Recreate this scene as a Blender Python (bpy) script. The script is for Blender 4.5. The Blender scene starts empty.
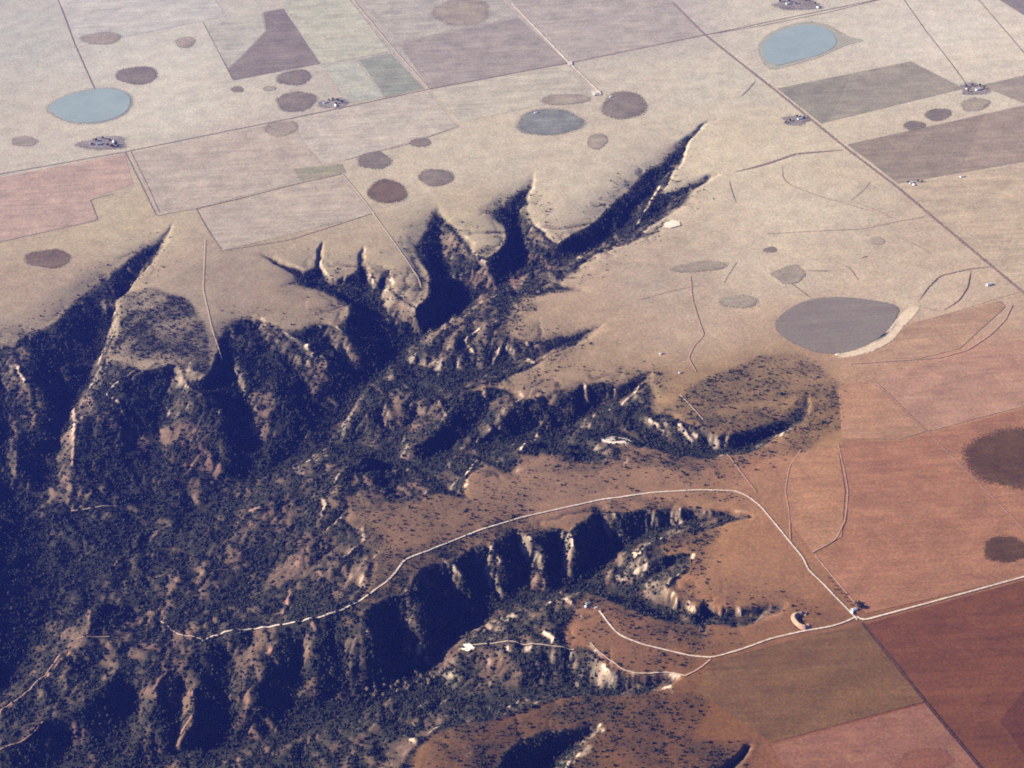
import bpy, bmesh, math, random
import numpy as np
from mathutils import Matrix, Vector
from mathutils.geometry import delaunay_2d_cdt
SC = bpy.context.scene
rng = np.random.default_rng(7)
random.seed(7)

# ------------------------------------------------------------------ camera
W, H_, F = 1024, 768, 1880.0
PITCH, ROLL, CAMZ = 0.5821, -0.0599, 4100.0          # one section line is one mile
_cp, _sp, _cr, _sr = math.cos(PITCH), math.sin(PITCH), math.cos(ROLL), math.sin(ROLL)
right0, up0, fwd = Vector((1, 0, 0)), Vector((0, _sp, _cp)), Vector((0, _cp, -_sp))
cr, cu = right0 * _cr + up0 * _sr, up0 * _cr - right0 * _sr
cam_d = bpy.data.cameras.new('camera'); cam = bpy.data.objects.new('camera', cam_d)
SC.collection.objects.link(cam)
cam_d.sensor_width = 36.0; cam_d.lens = 36.0 * F / W
cam_d.clip_start = 10.0; cam_d.clip_end = 200000.0
M4 = Matrix((cr, cu, -fwd)).transposed().to_4x4(); M4.translation = (0, 0, CAMZ)
cam.matrix_world = M4
SC.camera = cam

def G(px, py, z=0.0):
    """pixel of the photograph -> point on the level z"""
    x = (np.asarray(px, float) - W / 2) / F; y = -(np.asarray(py, float) - H_ / 2) / F
    u, v = _cr * x - _sr * y, _sr * x + _cr * y
    dx, dy, dz = u, _cp + v * _sp, -_sp + v * _cp
    t = (np.asarray(z, float) - CAMZ) / dz
    return dx * t, dy * t

# ------------------------------------------------------------------ light
SUN_EL = math.radians(22.0)
SUN_AZ = math.atan2(0.12, -1.0)                       # direction (x, y) towards the sun
sx, sy, sz = math.cos(SUN_AZ) * math.cos(SUN_EL), math.sin(SUN_AZ) * math.cos(SUN_EL), math.sin(SUN_EL)
wd = bpy.data.worlds.new('World'); SC.world = wd; wd.use_nodes = True
nt = wd.node_tree; bg = nt.nodes['Background']
sky = nt.nodes.new('ShaderNodeTexSky'); sky.sky_type = 'NISHITA'; sky.sun_disc = False
sky.sun_elevation = SUN_EL; sky.sun_rotation = math.atan2(sx, sy)
sky.altitude = 1000.0; sky.dust_density = 0.3; sky.ozone_density = 3.0; sky.air_density = 0.8
nt.links.new(sky.outputs[0], bg.inputs[0]); bg.inputs[1].default_value = 0.055
sl = bpy.data.lights.new('sun', 'SUN'); sun = bpy.data.objects.new('sun', sl); SC.collection.objects.link(sun)
sl.energy = 5.0; sl.angle = math.radians(0.5); sl.color = (1.0, 0.94, 0.85)
sun.rotation_euler = Vector((sx, sy, sz)).to_track_quat('Z', 'Y').to_euler()
sun.location = (0, 0, 3000)
SC.view_settings.view_transform = 'Standard'; SC.view_settings.look = 'None'
SC.view_settings.gamma = 1.0; SC.view_settings.use_curve_mapping = False
SC.view_settings.exposure = 1.42
SC.render.engine = 'CYCLES'
SC.cycles.max_bounces = 4; SC.cycles.diffuse_bounces = 2; SC.cycles.volume_bounces = 0
SC.cycles.transparent_max_bounces = 12
SC.cycles.use_denoising = False                       # fine grain, as in the photograph
SC.cycles.pixel_filter_type = 'BLACKMAN_HARRIS'; SC.cycles.filter_width = 1.9

HAZE_C, HAZE_D = (0.09, 0.13, 0.90), 1.2e-5           # bluish air, even density
def soil(r, g, b, px, py):
    """colour seen in the photograph at a pixel -> colour of the soil itself (air and daylight taken off)"""
    x, y = G(px, py); dist = math.sqrt(float(x) ** 2 + float(y) ** 2 + CAMZ ** 2)
    t = math.exp(-HAZE_D * dist); out = []
    for c, h, k in zip((r, g, b), HAZE_C, (1.44, 1.47, 1.58)):
        l = ((c / 255 + 0.055) / 1.055) ** 2.4
        out.append(min(0.75, max(0.012, (l - HAZE_D * h * dist * 1.0) / t / k)))
    return tuple(out) + (1,)
# ------------------------------------------------------------------ noise
def vnoise(X, Y, scale, seed):
    r = np.random.default_rng(seed); n = 256
    t = r.random((n, n)).astype(np.float32)
    x, y = X / scale, Y / scale
    xi, yi = np.floor(x).astype(np.int64), np.floor(y).astype(np.int64)
    fx, fy = (x - xi).astype(np.float32), (y - yi).astype(np.float32)
    fx, fy = fx * fx * fx * (fx * (fx * 6 - 15) + 10), fy * fy * fy * (fy * (fy * 6 - 15) + 10)
    a, b = t[yi % n, xi % n], t[yi % n, (xi + 1) % n]
    c, d = t[(yi + 1) % n, xi % n], t[(yi + 1) % n, (xi + 1) % n]
    return (a + (b - a) * fx) * (1 - fy) + (c + (d - c) * fx) * fy * 1.0
def fbm(X, Y, scale, seed, octv=4, gain=0.5):
    s, a, tot = 0, 1.0, 0
    for k in range(octv):
        s = s + a * (vnoise(X + 17.3 * k, Y - 9.1 * k, scale / 2 ** k, seed + k) - 0.5); tot += a; a *= gain
    return s / tot * 2
def sstep(a, b, x):
    t = np.clip((x - a) / (b - a), 0, 1); return t * t * (3 - 2 * t)

# ------------------------------------------------------------------ relief of the canyons, traced on the plateau level save the unseen west rim
RIM = [(-420,900),(-350,800),(-240,745),(-160,690),(-120,630),(-105,560),(-95,480),(-80,420),(-50,365),(-20,340),(0,327),(45,319),(63,287),(72,278),(94,270),(110,262),(122,254),(126,240),(129,230),(140,230),(148,240),(156,234),(163,229),(174,220),  # starts with an unseen west rim, added to shade the lower left valley
 (169,238),(160,252),(148,268),(138,277),(125,290),(116,298),(120,313),(111,322),(116,334),(104,352),(125,356),(150,362),(168,356),(188,362),(200,372),(210,360),(215,340),(217,320),(219,312),
 (228,306),(240,309),(259,311),(263,318),(275,322),(290,320),(303,319),(310,316),(320,315),(330,314),(343,310),(347,303),(335,297),(318,287),(305,287),(290,290),(279,290),(277,285),(283,280),(290,278),(283,270),(272,262),(260,254),(259,248),(270,244),(277,250),(284,259),(296,263),(306,268),(313,262),(316,250),(319,243),(322,240),
 (323,248),(320,261),(327,273),(336,277),(348,272),(357,260),(360,247),(364,241),(366,255),(369,268),(374,281),(379,272),(388,264),(392,266),(392,285),(404,294),(410,300),(415,306),(423,303),(428,292),(426,275),(418,258),(406,250),(405,240),(414,232),(420,222),(422,208),(430,204),(437,203),
 (450,212),(459,222),(465,233),(474,240),(476,250),(485,252),(500,248),(508,240),(505,228),(495,222),(482,213),(480,206),(495,198),(515,180),(528,168),(533,167),(535,176),(533,187),(528,196),(531,207),(537,222),(550,231),(560,241),(575,226),(600,207),(620,187),(640,165),(655,150),(665,135),(680,138),(690,130),(700,124),(712,117),(729,104),(737,98),
 (731,106),(714,120),(700,128),(690,142),(687,152),(683,163),(675,174),(668,181),(665,186),(687,179),(705,175),(719,169),(724,174),(709,181),(696,191),(692,201),(683,208),(668,215),(655,223),(645,229),(668,228),(680,225),(676,230),(655,236),(635,242),(611,247),(590,257),(580,262),(594,265),(600,268),(596,272),(583,276),(560,278),(562,282),(583,282),(593,292),(586,299),(564,297),(540,294),(533,296),
 (538,304),(530,314),(517,325),(507,331),(525,335),(550,330),(575,328),(592,323),(604,321),(611,325),(605,331),(595,336),(580,342),(565,348),(545,360),(525,370),(508,377),(480,385),(495,381),(510,383),(522,387),(530,393),(540,391),(549,388),(562,388),(580,376),(597,374),(614,377),(630,374),(650,368),(657,377),(664,386),(676,388),(672,405),(680,415),(695,418),(702,424),(712,430),(731,430),(750,426),(764,420),(785,408),(800,395),(803,384),(807,384),
 (808,400),(808,412),(805,420),(788,430),(770,444),(740,452),(722,455),(689,457),(650,449),(634,446),(628,455),(626,466),(618,468),(605,461),(594,460),(585,469),(564,462),(545,454),(535,458),(525,468),(520,474),(515,477),(505,476),(488,470),(482,462),(472,470),(468,478),(468,490),(478,494),(470,500),(458,497),(445,492),(434,492),(428,493),(420,500),(406,504),(390,500),(373,499),(350,494),(345,502),(352,510),(364,527),(372,530),(383,548),(385,560),(372,580),(360,592),(366,600),(380,596),(397,587),(405,575),(410,562),
 (423,560),(447,555),(468,549),(478,537),(503,527),(511,522),(550,522),(573,521),(586,513),(600,501),(609,504),(625,508),(649,505),(677,502),(705,505),(733,507),(752,511),(760,514),(755,519),(724,523),(700,529),(661,537),(643,546),(648,555),(660,552),(680,549),(694,550),(697,558),(690,569),(675,577),(668,583),(676,590),(680,596),(690,594),(694,603),(702,607),(706,597),(712,597),(716,606),(723,608),(727,602),(735,606),(745,601),(757,603),(770,600),(786,599),(792,604),(785,613),(765,619),(745,626),(722,624),(708,624),(706,632),(703,638),(696,637),(685,630),(672,625),(640,612),(620,606),(603,600),(590,598),(583,605),(582,615),(575,628),(575,640),(588,642),(592,645),(598,652),(608,661),(618,667),(635,673),(649,673),(665,671),(685,675),(676,684),(670,692),(654,691),(619,692),(583,692),(563,692),(543,702),(510,714),(480,722),(445,724),(425,738),(420,770),(430,830),(490,830),(500,770),(508,738),(540,728),(580,722),(602,723),(602,731),(592,741),(578,751),(570,766),(566,800),(560,900)]
RIM2 = [(725,768),(733,760),(745,745),(757,742),(755,750),(742,762),(738,790),(715,790)]
LINES = [
 # ridges first
 [(150,362,0),(130,374,-15),(112,386,-32),(124,409,-55),(122,425,-85)],[(112,386,-32),(75,421,-72),(73,463,-98),(70,480,-118)],
 [(190,363,0),(186,385,-13),(205,397,-22),(220,405,-32),(224,430,-75),(221,463,-112)],
 [(263,318,0),(275,325,-5),(300,340,-18),(312,350,-27),(325,356,-36),(331,372,-70),(326,385,-95)],
 [(330,318,0),(336,325,-8),(352,337,-22),(365,345,-42),(380,355,-70)],
 [(235,350,-25),(240,372,-35),(263,383,-48),(289,395,-60),(305,418,-92)],
 [(476,250,-4),(484,260,-15),(494,268,-32),(502,276,-52)],
 [(404,294,0),(413,309,-8),(418,318,-30)],
 [(665,185,0),(658,189,-8),(651,201,-18),(642,215,-26),(634,226,-34)],
 [(512,288,-8),(470,307,-35),(447,328,-46),(414,352,-62)],[(398,372,-72),(364,387,-82),(356,400,-88),(344,429,-104)],
 [(517,325,0),(480,345,-30),(440,358,-58)],
 [(480,385,0),(437,395,-25),(405,400,-40),(375,405,-62),(357,409,-84)],
 [(573,382,-3),(572,405,-30)],[(587,378,-2),(588,398,-30)],
 [(520,390,-3),(503,411,-25),(490,424,-45),(466,443,-74)],[(437,396,-25),(448,419,-35),(425,435,-60),(405,446,-82)],
 [(672,405,0),(651,412,-12),(623,410,-28),(600,415,-42),(578,427,-62)],
 [(634,446,0),(615,441,-4),(600,440,-20),(580,436,-48)],
 [(528,463,0),(524,450,-12),(530,441,-40)],[(484,464,0),(480,458,-15),(470,455,-48)],
 [(378,455,-60),(360,463,-50),(341,472,-40),(333,484,-30),(345,497,-6)],
 [(333,484,-30),(324,500,-40),(320,520,-55),(300,535,-82)],[(352,510,0),(335,518,-15),(315,540,-48),(290,555,-82)],
 [(364,527,0),(364,541,-8),(345,557,-40),(320,575,-68)],[(382,548,0),(369,565,-15),(358,583,-35),(330,590,-58)],
 [(375,457,-62),(325,449,-92),(300,463,-104)],[(333,484,-30),(285,492,-80),(255,505,-108)],
 [(362,600,0),(326,616,-18),(282,625,-36),(228,632,-58),(202,642,-72),(168,668,-88),(125,678,-98),(105,690,-100),(94,700,-106),(60,715,-122),(20,735,-140)],
 [(440,556,0),(450,563,-12),(462,575,-42),(470,590,-75)],[(488,540,0),(494,550,-12),(502,562,-42),(505,580,-80)],[(520,527,0),(530,537,-12),(545,549,-42),(548,575,-80)],
 [(565,523,0),(574,537,-15),(577,552,-42),(575,570,-80)],[(607,506,0),(614,515,-15),(622,524,-45)],[(650,507,0),(658,518,-25)],[(678,504,0),(681,514,-22)],[(706,506,0),(709,513,-18)],
 [(400,588,0),(412,588,-5),(424,595,-12),(428,605,-32),(425,640,-82)],[(355,612,0),(365,625,-15),(370,638,-30),(372,660,-78)],
 [(320,620,-18),(318,634,-35),(312,655,-75)],[(285,640,-42),(265,665,-75),(245,690,-105)],
 [(205,648,-72),(193,690,-98),(195,712,-112),(176,737,-130)],[(168,671,-88),(152,692,-106),(166,710,-114),(162,741,-132)],
 [(110,595,-118),(88,604,-108),(91,626,-106),(86,638,-114),(59,655,-126),(45,677,-132),(0,712,-148)],
 [(5,335,-4),(16,360,-20),(23,378,-36),(33,380,-42),(38,402,-78),(45,430,-105)],[(20,430,-92),(15,465,-104)],
 [(590,598,0),(590,589,-4),(559,597,-24),(541,607,-34),(512,610,-56),(484,626,-78),(466,638,-90)],
 [(582,642,-2),(572,648,-8),(550,647,-22),(520,645,-38),(490,648,-58),(467,648,-72)],
 [(430,735,-15),(400,728,-60),(370,712,-105)],[(425,760,0),(330,760,-70),(230,765,-92)],[(25,722,-132),(0,745,-148)],
 # thalwegs
 [(715,118,-4),(700,127,-8),(686,147,-16),(676,168,-22),(655,185,-30),(638,205,-36),(622,225,-43),(600,240,-48),(570,256,-54),(540,267,-59),(505,281,-66),(470,298,-73),(440,320,-80),(405,345,-88),(378,370,-96),(356,396,-104),(338,428,-113),(315,450,-120),(270,470,-125),(200,502,-133),(130,542,-140),(75,575,-146),(50,620,-151),(20,670,-156),(-60,740,-165),(-160,800,-172),(-300,880,-178)],
 [(172,222,-4),(160,240,-12),(150,258,-22),(135,285,-38),(115,320,-58),(98,360,-80),(78,392,-96),(60,430,-112),(50,480,-124),(45,540,-135),(48,600,-148)],
 [(-8,348,-18),(2,400,-70),(8,470,-105),(20,540,-125),(42,590,-146)],
 [(172,366,-14),(165,390,-52),(158,420,-82),(155,460,-106),(165,490,-122),(175,510,-134)],
 [(230,322,-12),(228,360,-42),(240,400,-70),(255,440,-98),(275,466,-123)],[(250,318,-10),(270,345,-40),(300,375,-68),(320,410,-96),(332,434,-114)],
 [(310,322,-10),(325,340,-34),(345,362,-64),(368,382,-94)],
 [(262,252,-4),(275,262,-12),(290,272,-20),(312,280,-30),(335,292,-40),(365,305,-54),(395,320,-66),(425,333,-82)],[(279,287,-5),(295,284,-14),(312,281,-30)],[(321,243,-5),(317,258,-15),(322,274,-30),(332,290,-39)],[(363,245,-5),(362,262,-16),(366,284,-36),(372,306,-56)],[(390,268,-6),(380,282,-24),(385,312,-62)],
 [(435,206,-4),(432,222,-16),(440,245,-36),(447,270,-55),(448,300,-72),(440,320,-80)],[(407,246,-6),(425,258,-24),(440,268,-48)],
 [(532,172,-3),(530,186,-9),(521,202,-22),(519,222,-36),(518,250,-52),(508,279,-65)],[(482,208,-5),(500,217,-20),(517,226,-38)],
 [(722,174,-5),(708,178,-9),(690,188,-15),(670,203,-23),(650,217,-32),(632,226,-40)],[(678,226,-3),(655,231,-8),(635,237,-16),(615,240,-36)],
 [(596,267,-4),(575,268,-8),(550,271,-18),(525,275,-50)],[(590,293,-4),(570,290,-10),(545,288,-18),(525,287,-30),(500,288,-60)],
 [(603,325,-4),(588,331,-12),(568,342,-24),(545,353,-34),(520,362,-44),(495,368,-53),(465,370,-63),(430,368,-76),(402,362,-90)],
 [(648,372,-7),(632,387,-26),(605,402,-45),(580,418,-60),(560,428,-66),(530,433,-72),(505,436,-76),(480,444,-80),(455,455,-85),(425,460,-90),(395,455,-96),(362,449,-104),(332,444,-115)],
 [(585,380,-8),(583,400,-40),(578,416,-60)],[(560,392,-8),(562,412,-45),(558,427,-66)],
 [(505,387,-8),(490,405,-36),(470,425,-62),(448,445,-80),(430,457,-90)],[(420,402,-38),(410,425,-70),(396,448,-95)],
 [(806,390,-4),(804,412,-12),(790,424,-18),(769,436,-36),(740,447,-48),(712,451,-56),(682,449,-58),(650,443,-54),(620,436,-58),(590,430,-62),(565,428,-66)],
 [(621,463,-5),(605,454,-22),(580,446,-46),(555,440,-62),(535,436,-71)],[(515,475,-5),(495,464,-28),(470,452,-62),(455,454,-84)],[(470,497,-5),(450,488,-28),(430,472,-62),(425,462,-88)],
 [(410,500,-5),(395,485,-36),(375,475,-58),(385,460,-84),(394,455,-95)],
 [(345,503,-10),(330,525,-48),(300,550,-90),(250,570,-118),(150,600,-136),(75,610,-145)],[(357,530,-10),(335,552,-48),(300,572,-90),(255,573,-117)],[(373,552,-8),(350,572,-42),(310,590,-80),(250,595,-112),(180,600,-132)],
 [(425,565,-8),(440,590,-64),(452,615,-106)],[(475,545,-8),(482,570,-56),(488,600,-104)],[(512,527,-8),(520,555,-56),(525,590,-100)],[(555,526,-8),(558,555,-56),(562,580,-98)],[(595,508,-8),(597,535,-56),(600,556,-84)],[(635,509,-8),(640,525,-50)],[(667,507,-8),(668,519,-40)],[(694,507,-7),(696,517,-34)],
 [(395,592,-8),(390,620,-56),(395,655,-106),(402,680,-126)],[(340,630,-30),(335,660,-72),(345,690,-116),(352,708,-132)],[(305,640,-56),(290,680,-106),(292,725,-138)],[(225,650,-75),(225,690,-110),(228,735,-140)],[(130,690,-112),(125,720,-132),(118,755,-148)],[(180,690,-112),(180,720,-128),(168,750,-145)],[(70,735,-138),(60,770,-152)],
 [(750,516,-12),(715,519,-30),(680,523,-45),(640,532,-64),(610,552,-84),(585,572,-95),(565,588,-101),(535,598,-105),(505,606,-109),(480,615,-112),(455,632,-116),(435,655,-121),(410,680,-126),(370,702,-132),(320,725,-137),(250,738,-142),(180,752,-147),(60,790,-154)],
 [(690,556,-18),(670,565,-44),(652,577,-66),(635,588,-82),(612,590,-92),(590,584,-98)],
 [(787,605,-7),(770,611,-22),(745,620,-34),(715,619,-46),(700,617,-52),(675,607,-60),(650,598,-62),(625,592,-79)],[(703,633,-5),(698,622,-34)],
 [(681,679,-9),(665,684,-30),(645,687,-46),(615,690,-60),(585,690,-70),(555,692,-80),(520,698,-90),(490,700,-96),(455,693,-110),(418,690,-124)],[(588,648,-8),(580,670,-40),(575,686,-60)],
 [(598,728,-14),(580,740,-42),(560,755,-62),(540,775,-76),(500,800,-90)],[(750,747,-8),(735,765,-24),(725,785,-38)],
]
# bare pale rock and sunlit crests painted pale, strokes (points, half width in m)
ROCK = [([(16,360),(20,372),(24,380),(33,380)],9),([(137,278),(126,288)],5),([(119,313),(113,316)],6),([(116,334),(110,338)],6),([(106,352),(100,358)],6),([(150,362),(130,374),(112,386),(107,394)],6),([(113,397),(122,405),(124,415)],9),([(70,395),(75,421),(74,442),(73,463)],8),
 ([(190,362),(186,385),(205,397),(220,405),(220,412)],6),([(262,318),(266,324)],5),([(276,326),(290,335),(305,344),(314,353)],9),([(318,354),(326,358),(328,366)],12),([(336,326),(345,334),(354,340)],8),([(317,324),(322,327)],5),([(283,258),(292,262),(300,266),(307,269)],5),([(320,262),(326,272),(334,277)],4),([(364,243),(367,262),(370,272),(373,281)],5),([(390,278),(397,288),(403,294)],12),([(413,292),(412,302),(416,310)],14),
 ([(465,235),(474,242)],7),([(474,250),(482,259),(494,268)],10),([(533,187),(536,190)],4),([(530,205),(536,214)],5),([(537,222),(546,230),(552,235),(560,241)],11),([(660,186),(652,198),(650,205),(644,213)],6),([(641,218),(634,226)],5),([(515,286),(508,287)],6),([(508,290),(512,300),(518,306)],5),([(497,322),(504,318)],7),([(480,328),(466,340)],6),([(466,342),(474,352)],6),([(503,343),(498,355),(494,362)],7),([(527,342),(530,345)],5),([(528,358),(534,362)],6),([(601,322),(610,330)],6),
 ([(418,378),(430,372)],5),([(402,400),(412,398)],6),([(440,400),(447,415)],5),([(484,392),(487,398)],5),([(518,390),(524,396),(517,402)],7),([(585,382),(588,395)],4),([(642,384),(632,396),(622,404),(603,412),(585,420)],6),([(650,420),(658,424),(664,430)],9),([(680,424),(686,432),(692,440)],10),([(694,434),(704,441)],7),([(755,428),(760,430)],5),([(605,441),(618,442),(632,442)],9),([(622,450),(628,458),(624,465)],7),([(780,436),(790,429)],6),
 ([(540,434),(528,442),(522,452),(524,462),(519,471)],10),([(478,460),(466,474),(466,484),(470,492),(480,493)],7),([(490,430),(500,428)],5),([(392,487),(384,494)],5),([(427,492),(418,500)],5),([(378,456),(358,464),(341,472),(335,482)],6),([(331,447),(318,455),(300,463)],6),([(322,497),(326,505),(322,515)],8),([(342,515),(335,523),(315,538)],6),([(362,525),(364,541),(356,548),(345,557)],6),([(380,548),(372,560),(368,568),(360,583)],6),([(250,510),(262,507)],5),([(290,590),(284,612)],6),
 ([(443,558),(449,565)],6),([(455,566),(462,574)],9),([(492,547),(497,554),(502,561)],7),([(526,535),(535,541),(543,548)],6),([(571,533),(574,545),(578,552)],9),([(612,511),(618,518),(622,524)],8),([(655,508),(659,517),(664,520)],8),([(681,508),(681,518)],6),([(694,514),(705,512)],4),([(708,508),(712,512)],5),([(733,509),(750,512),(760,515)],5),([(661,537),(648,545),(640,552)],5),([(634,552),(640,560),(644,568),(636,572)],13),([(694,554),(690,566),(678,575),(668,582)],6),([(668,582),(672,590),(676,600)],9),([(686,594),(690,602),(696,610)],8),([(712,604),(714,612)],8),([(726,606),(728,612)],5),([(738,606),(742,614)],5),([(772,607),(766,612),(782,618)],4),([(700,625),(704,633)],5),
 ([(397,588),(408,590)],4),([(417,590),(424,595),(428,604)],8),([(362,622),(369,630),(370,638)],14),([(357,638),(370,637)],4),([(312,622),(318,632)],7),([(283,640),(265,656)],6),([(285,710),(285,722),(276,730)],4),([(590,588),(575,592),(560,597),(545,605)],4),([(562,598),(572,602),(580,612),(582,618)],4),([(545,632),(555,638),(552,642)],9),([(461,648),(474,648)],7),([(508,648),(530,648)],8),([(590,644),(597,651),(607,660),(617,666)],4),([(600,656),(608,665),(614,673)],14),([(618,668),(635,673),(650,673),(665,672),(684,675)],3),([(660,690),(668,686),(672,692)],7),([(510,706),(520,700)],8),([(432,730),(445,724)],8),([(405,735),(420,745)],9),([(462,742),(470,750),(462,765)],5),([(568,768),(572,758),(585,752),(590,745)],14),([(600,724),(604,730)],5),([(730,768),(735,762)],6),
 ([(94,694),(90,706)],5),([(100,704),(100,716)],5),([(88,604),(91,626),(86,638)],5),([(72,650),(45,677),(0,712)],4),([(43,722),(20,742),(0,750)],5),([(168,671),(152,692)],4),([(155,692),(166,710),(162,741)],4),([(193,690),(195,712),(176,737)],4),([(110,570),(130,550),(160,530)],5),([(202,642),(190,648)],5)]

DX, DY = 5.0, 6.5
X0, X1 = -2480.0, 1960.0
Y0 = float(G(512, 800)[1]) - 120.0; Y1 = float(G(737, 92)[1]) + 150.0
cx = np.arange(X0, X1, DX); cy = np.arange(Y0, Y1, DY)
NX, NY = len(cx), len(cy)
CX, CY = np.meshgrid(cx, cy)

def fill_poly(pts, xs=cx, ys=cy):
    """point-in-polygon on a grid, row by row"""
    p = np.asarray(pts, float); q = np.roll(p, -1, 0)
    out = np.zeros((len(ys), len(xs)), bool)
    for j, y in enumerate(ys):
        m = (p[:, 1] <= y) != (q[:, 1] <= y)
        if m.any():
            a, b = p[m], q[m]
            x = np.sort(a[:, 0] + (y - a[:, 1]) / (b[:, 1] - a[:, 1]) * (b[:, 0] - a[:, 0]))
            out[j] = np.searchsorted(x, xs) % 2 == 1
    return out
def ground_poly(px):
    a = np.array(px, float); x, y = G(a[:, 0], a[:, 1]); return np.stack([x, y], 1)
def raster(lines, half=None):
    """line samples on the core grid -> iy, ix, z"""
    I, J, Z = [], [], []
    for ln in lines:
        a = np.array(ln, float); x, y = G(a[:, 0], a[:, 1], a[:, 2])
        for k in range(len(a) - 1):
            n = int(math.hypot(x[k + 1] - x[k], y[k + 1] - y[k]) / 2.5) + 2
            t = np.linspace(0, 1, n)
            J.append((x[k] + (x[k + 1] - x[k]) * t - X0) / DX); I.append((y[k] + (y[k + 1] - y[k]) * t - Y0) / DY)
            Z.append(a[k, 2] + (a[k + 1, 2] - a[k, 2]) * t)
    I, J, Z = (np.concatenate(v) for v in (I, J, Z))
    I, J = np.rint(I).astype(int), np.rint(J).astype(int)
    m = (I >= 0) & (I < NY) & (J >= 0) & (J < NX)
    return I[m], J[m], Z[m]

canyon = fill_poly(ground_poly(RIM)) | fill_poly(ground_poly(RIM2))
fixed = ~canyon
val = np.zeros((NY, NX), np.float32)
NR = next(k for k, l in enumerate(LINES) if l[0] == (715, 118, -4))   # ridges before, thalwegs after
LINES = [[(a, b, c * 0.76) for a, b, c in l] for l in LINES[:NR]] + [[(a, b, c * 1.06) for a, b, c in l] for l in LINES[NR:]]
I, J, Z = raster(LINES)
ok = canyon[I, J]; fixed[I[ok], J[ok]] = True; val[I[ok], J[ok]] = Z[ok]

def laplace(fixed, val):
    levels = [(fixed, val)]
    while min(levels[-1][0].shape) > 40:
        f, v = levels[-1]; h, w = (f.shape[0] // 2) * 2, (f.shape[1] // 2) * 2
        f4 = f[:h, :w].reshape(h // 2, 2, w // 2, 2); v4 = v[:h, :w].reshape(h // 2, 2, w // 2, 2)
        n = f4.sum((1, 3)); s = (v4 * f4).sum((1, 3))
        levels.append((n > 0, np.where(n > 0, s / np.maximum(n, 1), 0).astype(np.float32)))
    u = None
    wx, wy = 1 / DX ** 2, 1 / DY ** 2; wt = 2 * (wx + wy)
    for f, v in levels[::-1]:
        if u is None: u = np.full(f.shape, v[f].mean(), np.float32)
        else:
            uu = np.repeat(np.repeat(u, 2, 0), 2, 1)
            uu = np.pad(uu, ((0, max(0, f.shape[0] - uu.shape[0])), (0, max(0, f.shape[1] - uu.shape[1]))), 'edge')
            u = uu[:f.shape[0], :f.shape[1]]
        for _ in range(90):
            u = np.where(f, v, u)
            p = np.pad(u, 1, 'edge')
            u = ((p[1:-1, :-2] + p[1:-1, 2:]) * wx + (p[:-2, 1:-1] + p[2:, 1:-1]) * wy) / wt
        u = np.where(f, v, u)
    return u
HT = laplace(fixed, val)

def bil(A, fi, fj):
    fi = np.clip(fi, 0, A.shape[0] - 1.001); fj = np.clip(fj, 0, A.shape[1] - 1.001)
    i, j = fi.astype(int), fj.astype(int); a, b = fi - i, fj - j
    return (A[i, j] * (1 - a) * (1 - b) + A[i, j + 1] * (1 - a) * b + A[i + 1, j] * a * (1 - b) + A[i + 1, j + 1] * a * b)
# ragged rims
wxn = fbm(CX, CY, 140, 3, 4, 0.55) * 24; wyn = fbm(CX, CY, 140, 23, 4, 0.55) * 24
HT = bil(HT, (CY + wyn - Y0) / DY, (CX + wxn - X0) / DX)
dep = -HT
def blur(A, n=1):
    for _ in range(n):
        p = np.pad(A, 1, 'edge')
        A = (p[1:-1, :-2] + p[1:-1, 2:] + p[:-2, 1:-1] + p[2:, 1:-1] + 4 * p[1:-1, 1:-1]) / 8
    return A
def blur_wide(A, n, step):
    for _ in range(n):
        p = np.pad(A, step, 'edge'); s_ = step
        A = (p[s_:-s_, :-2 * s_] + p[s_:-s_, 2 * s_:] + p[:-2 * s_, s_:-s_] + p[2 * s_:, s_:-s_] + 4 * A) / 8
    return A
# worn shoulders on the east-facing sides, a hard cap layer and lower ledges on the west-facing ones
soft = blur_wide(blur(HT, 8), 9, 4) * 1.12; _gy, _gx = np.gradient(soft, DY, DX)
east = 1 - sstep(-0.16, 0.02, _gx)
mixs = 0.25 + 0.55 * east
HT0 = HT
HT = HT * (1 - mixs) + np.minimum(soft, 0) * mixs
HT = np.minimum(HT, HT0 * 0.96)
dep = np.maximum(-HT, 0)
sh = 4 + 7 * east + 6 * vnoise(CX, CY, 220, 43)                       # rounded shoulders
HT = -dep * (1 - np.exp(-dep / sh)) * 1.04
dep = -HT
capn = np.clip(1.6 * vnoise(CX, CY, 120, 41) - 0.35, 0, 1) * (1 - 0.9 * east)
HT = HT - 6 * capn * sstep(2, 6, dep) - 2 * capn * sstep(24, 29, dep + 8 * fbm(CX, CY, 200, 5, 3))
inside = sstep(0.5, 13.0, dep)
near = blur_wide(blur_wide(inside, 6, 4), 11, 10)
HT = HT - 24 * near * (1 - inside)
# rills that reach back from the rims into the grass, and side gullies below
rx_, ry_ = CX + fbm(CX, CY, 160, 221, 3) * 60, CY + fbm(CX, CY, 160, 231, 3) * 60
rill = np.clip(1 - np.abs(fbm(rx_, ry_, 190, 241, 3, 0.5)) * 6.5, 0, 1) * sstep(0.05, 0.42, near)
rill = np.maximum(rill, np.clip(1 - np.abs(fbm(rx_, ry_, 95, 251, 2, 0.5)) * 5.0, 0, 1) * sstep(0.25, 0.6, near) * 0.7)
HT = HT - rill * (3.5 * (1 - inside) + 5.5 * inside)
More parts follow.
